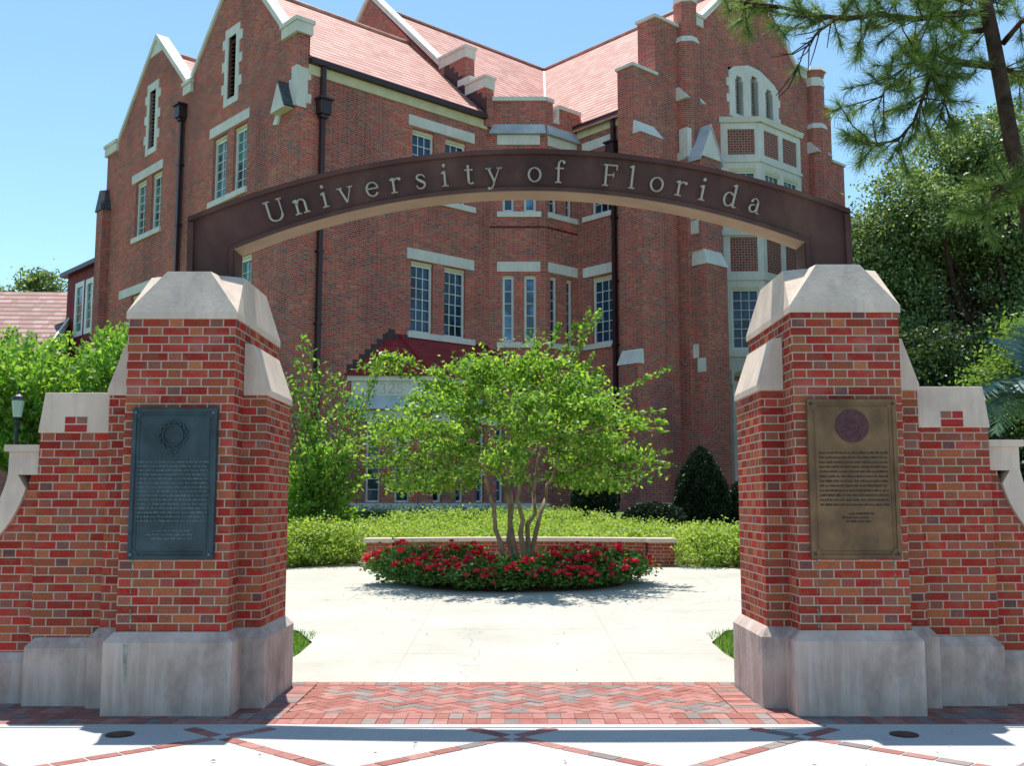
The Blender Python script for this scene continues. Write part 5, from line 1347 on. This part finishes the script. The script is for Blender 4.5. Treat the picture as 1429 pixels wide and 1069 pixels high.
# pine leaning in from the right
PY = 15.0
pine = empty('pine_tree', (8.62, PY, gz(PY)), 0, 'tall dark-trunked pine leaning in at the right with drooping needles', 'tree')
def pp(u, v, y=PY):
    P0 = R(6.59); r = Vector(((u - 714.5) / 1450, math.cos(P0) - (534.5 - v) / 1450 * math.sin(P0), math.sin(P0) + (534.5 - v) / 1450 * math.cos(P0)))
    p = Vector((0, 0, 1.6)) + r * (y / r.y); return p - Vector(pine.location)
trunk = [Vector((0, 0, -.1)), Vector((-.45, 0, 2.5)), Vector((-.85, 0, 4.6)), pp(1432, 280), pp(1412, 200), pp(1398, 120), pp(1385, 50), pp(1368, -30), pp(1350, -130), pp(1345, -250)]
tree_tubes('trunk', [(trunk, [.18, .16, .14, .12, .115, .11, .105, .095, .08, .06])], M['barkd'], pine, 12)
limbs = [
    ([pp(1372, 15), pp(1320, 20, 14.8), pp(1275, 26, 14.6), pp(1229, 20, 14.4), pp(1180, 25, 14.2), pp(1130, 20, 14.0), pp(1085, 8, 13.9), pp(1030, 2, 13.8)], .06),
    ([pp(1165, 27, 14.2), pp(1140, 45, 14.1), pp(1122, 70, 14.0), pp(1112, 98, 14.0)], .022),
    ([pp(1392, 92), pp(1350, 88, 14.9), pp(1325, 84, 14.7), pp(1302, 72, 14.5), pp(1285, 95, 14.4), pp(1272, 60, 14.3)], .065),
    ([pp(1303, 74, 14.5), pp(1300, 100, 14.5), pp(1288, 135, 14.4), pp(1275, 170, 14.3), pp(1252, 196, 14.3), pp(1220, 200, 14.2), pp(1203, 186, 14.2)], .035),
    ([pp(1380, 40), pp(1345, 45, 15.3), pp(1310, 20, 15.5), pp(1275, -15, 15.6)], .05),
    ([pp(1400, 60), pp(1425, 30, 14.6), pp(1460, 10, 14.4), pp(1510, 0, 14.2)], .05),
    ([pp(1395, 95), pp(1420, 100, 15.4), pp(1455, 95, 15.8), pp(1500, 110, 16)], .04),
    ([pp(1340, 85, 14.8), pp(1322, 110, 14.7), pp(1318, 140, 14.6), pp(1312, 165, 14.6)], .025),
    ([pp(1376, 10), pp(1400, -20, 15.3), pp(1440, -35, 15.5)], .05),
    ([pp(1355, 5, 15), pp(1300, -20, 14.5), pp(1240, -30, 14.2), pp(1190, -30, 14.0)], .045),
    ([pp(1432, 285), pp(1405, 255, 14.7), pp(1385, 272, 14.5), pp(1372, 305, 14.4)], .04),
    ([pp(1300, 75, 14.5), pp(1268, 90, 14.2), pp(1240, 110, 14.0), pp(1225, 150, 14.0)], .025)]
paths, tips = [], []
for pts_, r0 in limbs:
    paths.append((pts_, list(np.linspace(r0, r0 * .3, len(pts_))))); n_before = len(tips)
    for i in range(len(pts_) - 1):
        a, b = Vector(pts_[i]), Vector(pts_[i + 1]); L_ = (b - a).length
        for _ in range(max(4, int(L_ * 15))):
            if i == 0 and r0 > .045 and random.random() < .5: continue
            st_ = a + (b - a) * random.random()
            d = Vector((random.gauss(0, .6), random.gauss(0, .6), random.gauss(-.05, .45))) + (b - a).normalized() * .6
            d.normalize(); l = random.uniform(.25, .7)
            m1 = st_ + d * l * .5 + Vector((0, 0, -.05)); e = st_ + d * l + Vector((0, 0, random.uniform(-.12, .14)))
            paths.append(([st_, m1, e], [.012, .009, .006])); tips.append((e, (e - m1).normalized())); tips.append((m1 + (e - m1) * .4, (e - m1).normalized()))
    if r0 == .022: tips = tips[:-max(0, len(tips) - n_before)] if len(tips) > n_before else tips
    tips.append((Vector(pts_[-1]), (Vector(pts_[-1]) - Vector(pts_[-2])).normalized()))
tree_tubes('branches', paths, M['barkd'], pine, 5)
Q = []
for e, d in tips:
    n = 70; dd = unit(rng.normal(size=(n, 3)) * .62 + np.array(d) * .75 + np.array([0, 0, .05])); l = rng.uniform(.14, .24, (n, 1))
    base_ = np.array(e) - np.array(d) * rng.uniform(0, .12, (n, 1)); sd = unit(np.cross(dd, rng.normal(size=(n, 3)))) * .0034
    tip_ = base_ + dd * l + np.array([0, 0, -.03]) * (l / .2)
    Q.append(np.stack([base_ - sd, base_ + sd, tip_ + sd * .5, tip_ - sd * .5], 1).reshape(-1, 3))
np_mesh('needles', np.concatenate(Q), 4, M['needle'], pine)

# palm at the right edge
pm = empty('palm', (6.5, 12.6, gz(12.8)), 0, 'blue-green palm with drooping feathered fronds at the right edge', 'palm')
MB().lathe((0, 0, 0), [(.26, 0), (.22, .6), (.2, 2.3), (.24, 2.7), (.12, 2.9)], 14).build('trunk', M['barkd'], pm)
for i in range(30):
    a = 2 * math.pi * i / 30 + random.uniform(-.12, .12); el = random.uniform(.2, 1.25); L_ = random.uniform(1.4, 1.8)
    mid = []; n = 46
    for k_ in range(n + 1):
        t = k_ / n; h = L_ * t; rr = h * math.cos(el) * (1 - .08 * t); z = 2.75 + h * math.sin(el) - 1.0 * t * t * (1.2 - el * .4)
        mid.append(np.array([rr * math.cos(a), rr * math.sin(a), z]))
    rach = MB().tube([Vector(p) for p in mid[::6]], list(np.linspace(.018, .004, len(mid[::6]))), 5)
    Q = []
    side = np.array([-math.sin(a), math.cos(a), 0])
    for k_ in range(6, n):
        tn = unit(mid[k_ + 1] - mid[k_ - 1]); wl_ = .42 * math.sin(math.pi * (.12 + .86 * k_ / n)) + .05
        for sg in (-1, 1):
            d = unit(side * sg * .85 + tn * .65 + np.array([0, 0, .25 - .5 * k_ / n]) + rng.normal(size=3) * .08); e = mid[k_] + d * wl_ + np.array([0, 0, -.08 * wl_])
            wv = tn * .016
            Q += [mid[k_] - wv, mid[k_] + wv, (mid[k_] + e) / 2 + wv * .9, e]
    fo = np_mesh('frond', np.array(Q), 4, M['palmlf'], pm)
    rach.build('rachis', M['palmlf'], fo, uv=False)

# far pine over the tiled roof
leafy('far_pine', (-35.5, 75, BZ), [(0, 0, 15.2, 2.6, 2, 1.0), (-2.2, 0, 14.6, 1.6, 1.5, .8), (2.4, 0, 14.3, 1.6, 1.5, .8), (.5, 0, 16.3, 1.6, 1.5, .7), (3.6, .5, 13.6, 1.4, 1, .6)], 9000, 'distant round-topped pine above the tiled roof at far left', 'lfoak', .3, .16, 26, .38, trunk=((0, 0, 12.5), .25), bark='barkd')

# a little litter on the paving
Q = []
for _ in range(75):
    x, y = random.uniform(-3.4, 3.4), random.choice((random.uniform(6.2, 9.5), random.uniform(9.7, 21)))
    if y > 9.6 and not inside_plaza(x, y): continue
    if abs(x) > 1.9 and 7.9 < y < 9.7: continue
    z = gz(y) + .010; a = random.uniform(0, 6.28); l = random.uniform(.008, .022); w_ = l * .45; ca, sa = math.cos(a), math.sin(a)
    Q += [(x - ca * l, y - sa * l, z), (x + sa * w_, y - ca * w_, z + .006), (x + ca * l, y + sa * l, z + .002), (x - sa * w_, y + ca * w_, z + .008)]
M['litter'] = leaf_mat('dry leaf litter', [(.10, .06, .03), (.18, .11, .05), (.08, .09, .03)], 0, .8)
tag(np_mesh('leaf_litter', np.array(Q), 4, M['litter']), 'scattered small dry leaves lying on the pale paving', 'leaf litter', kind='stuff')
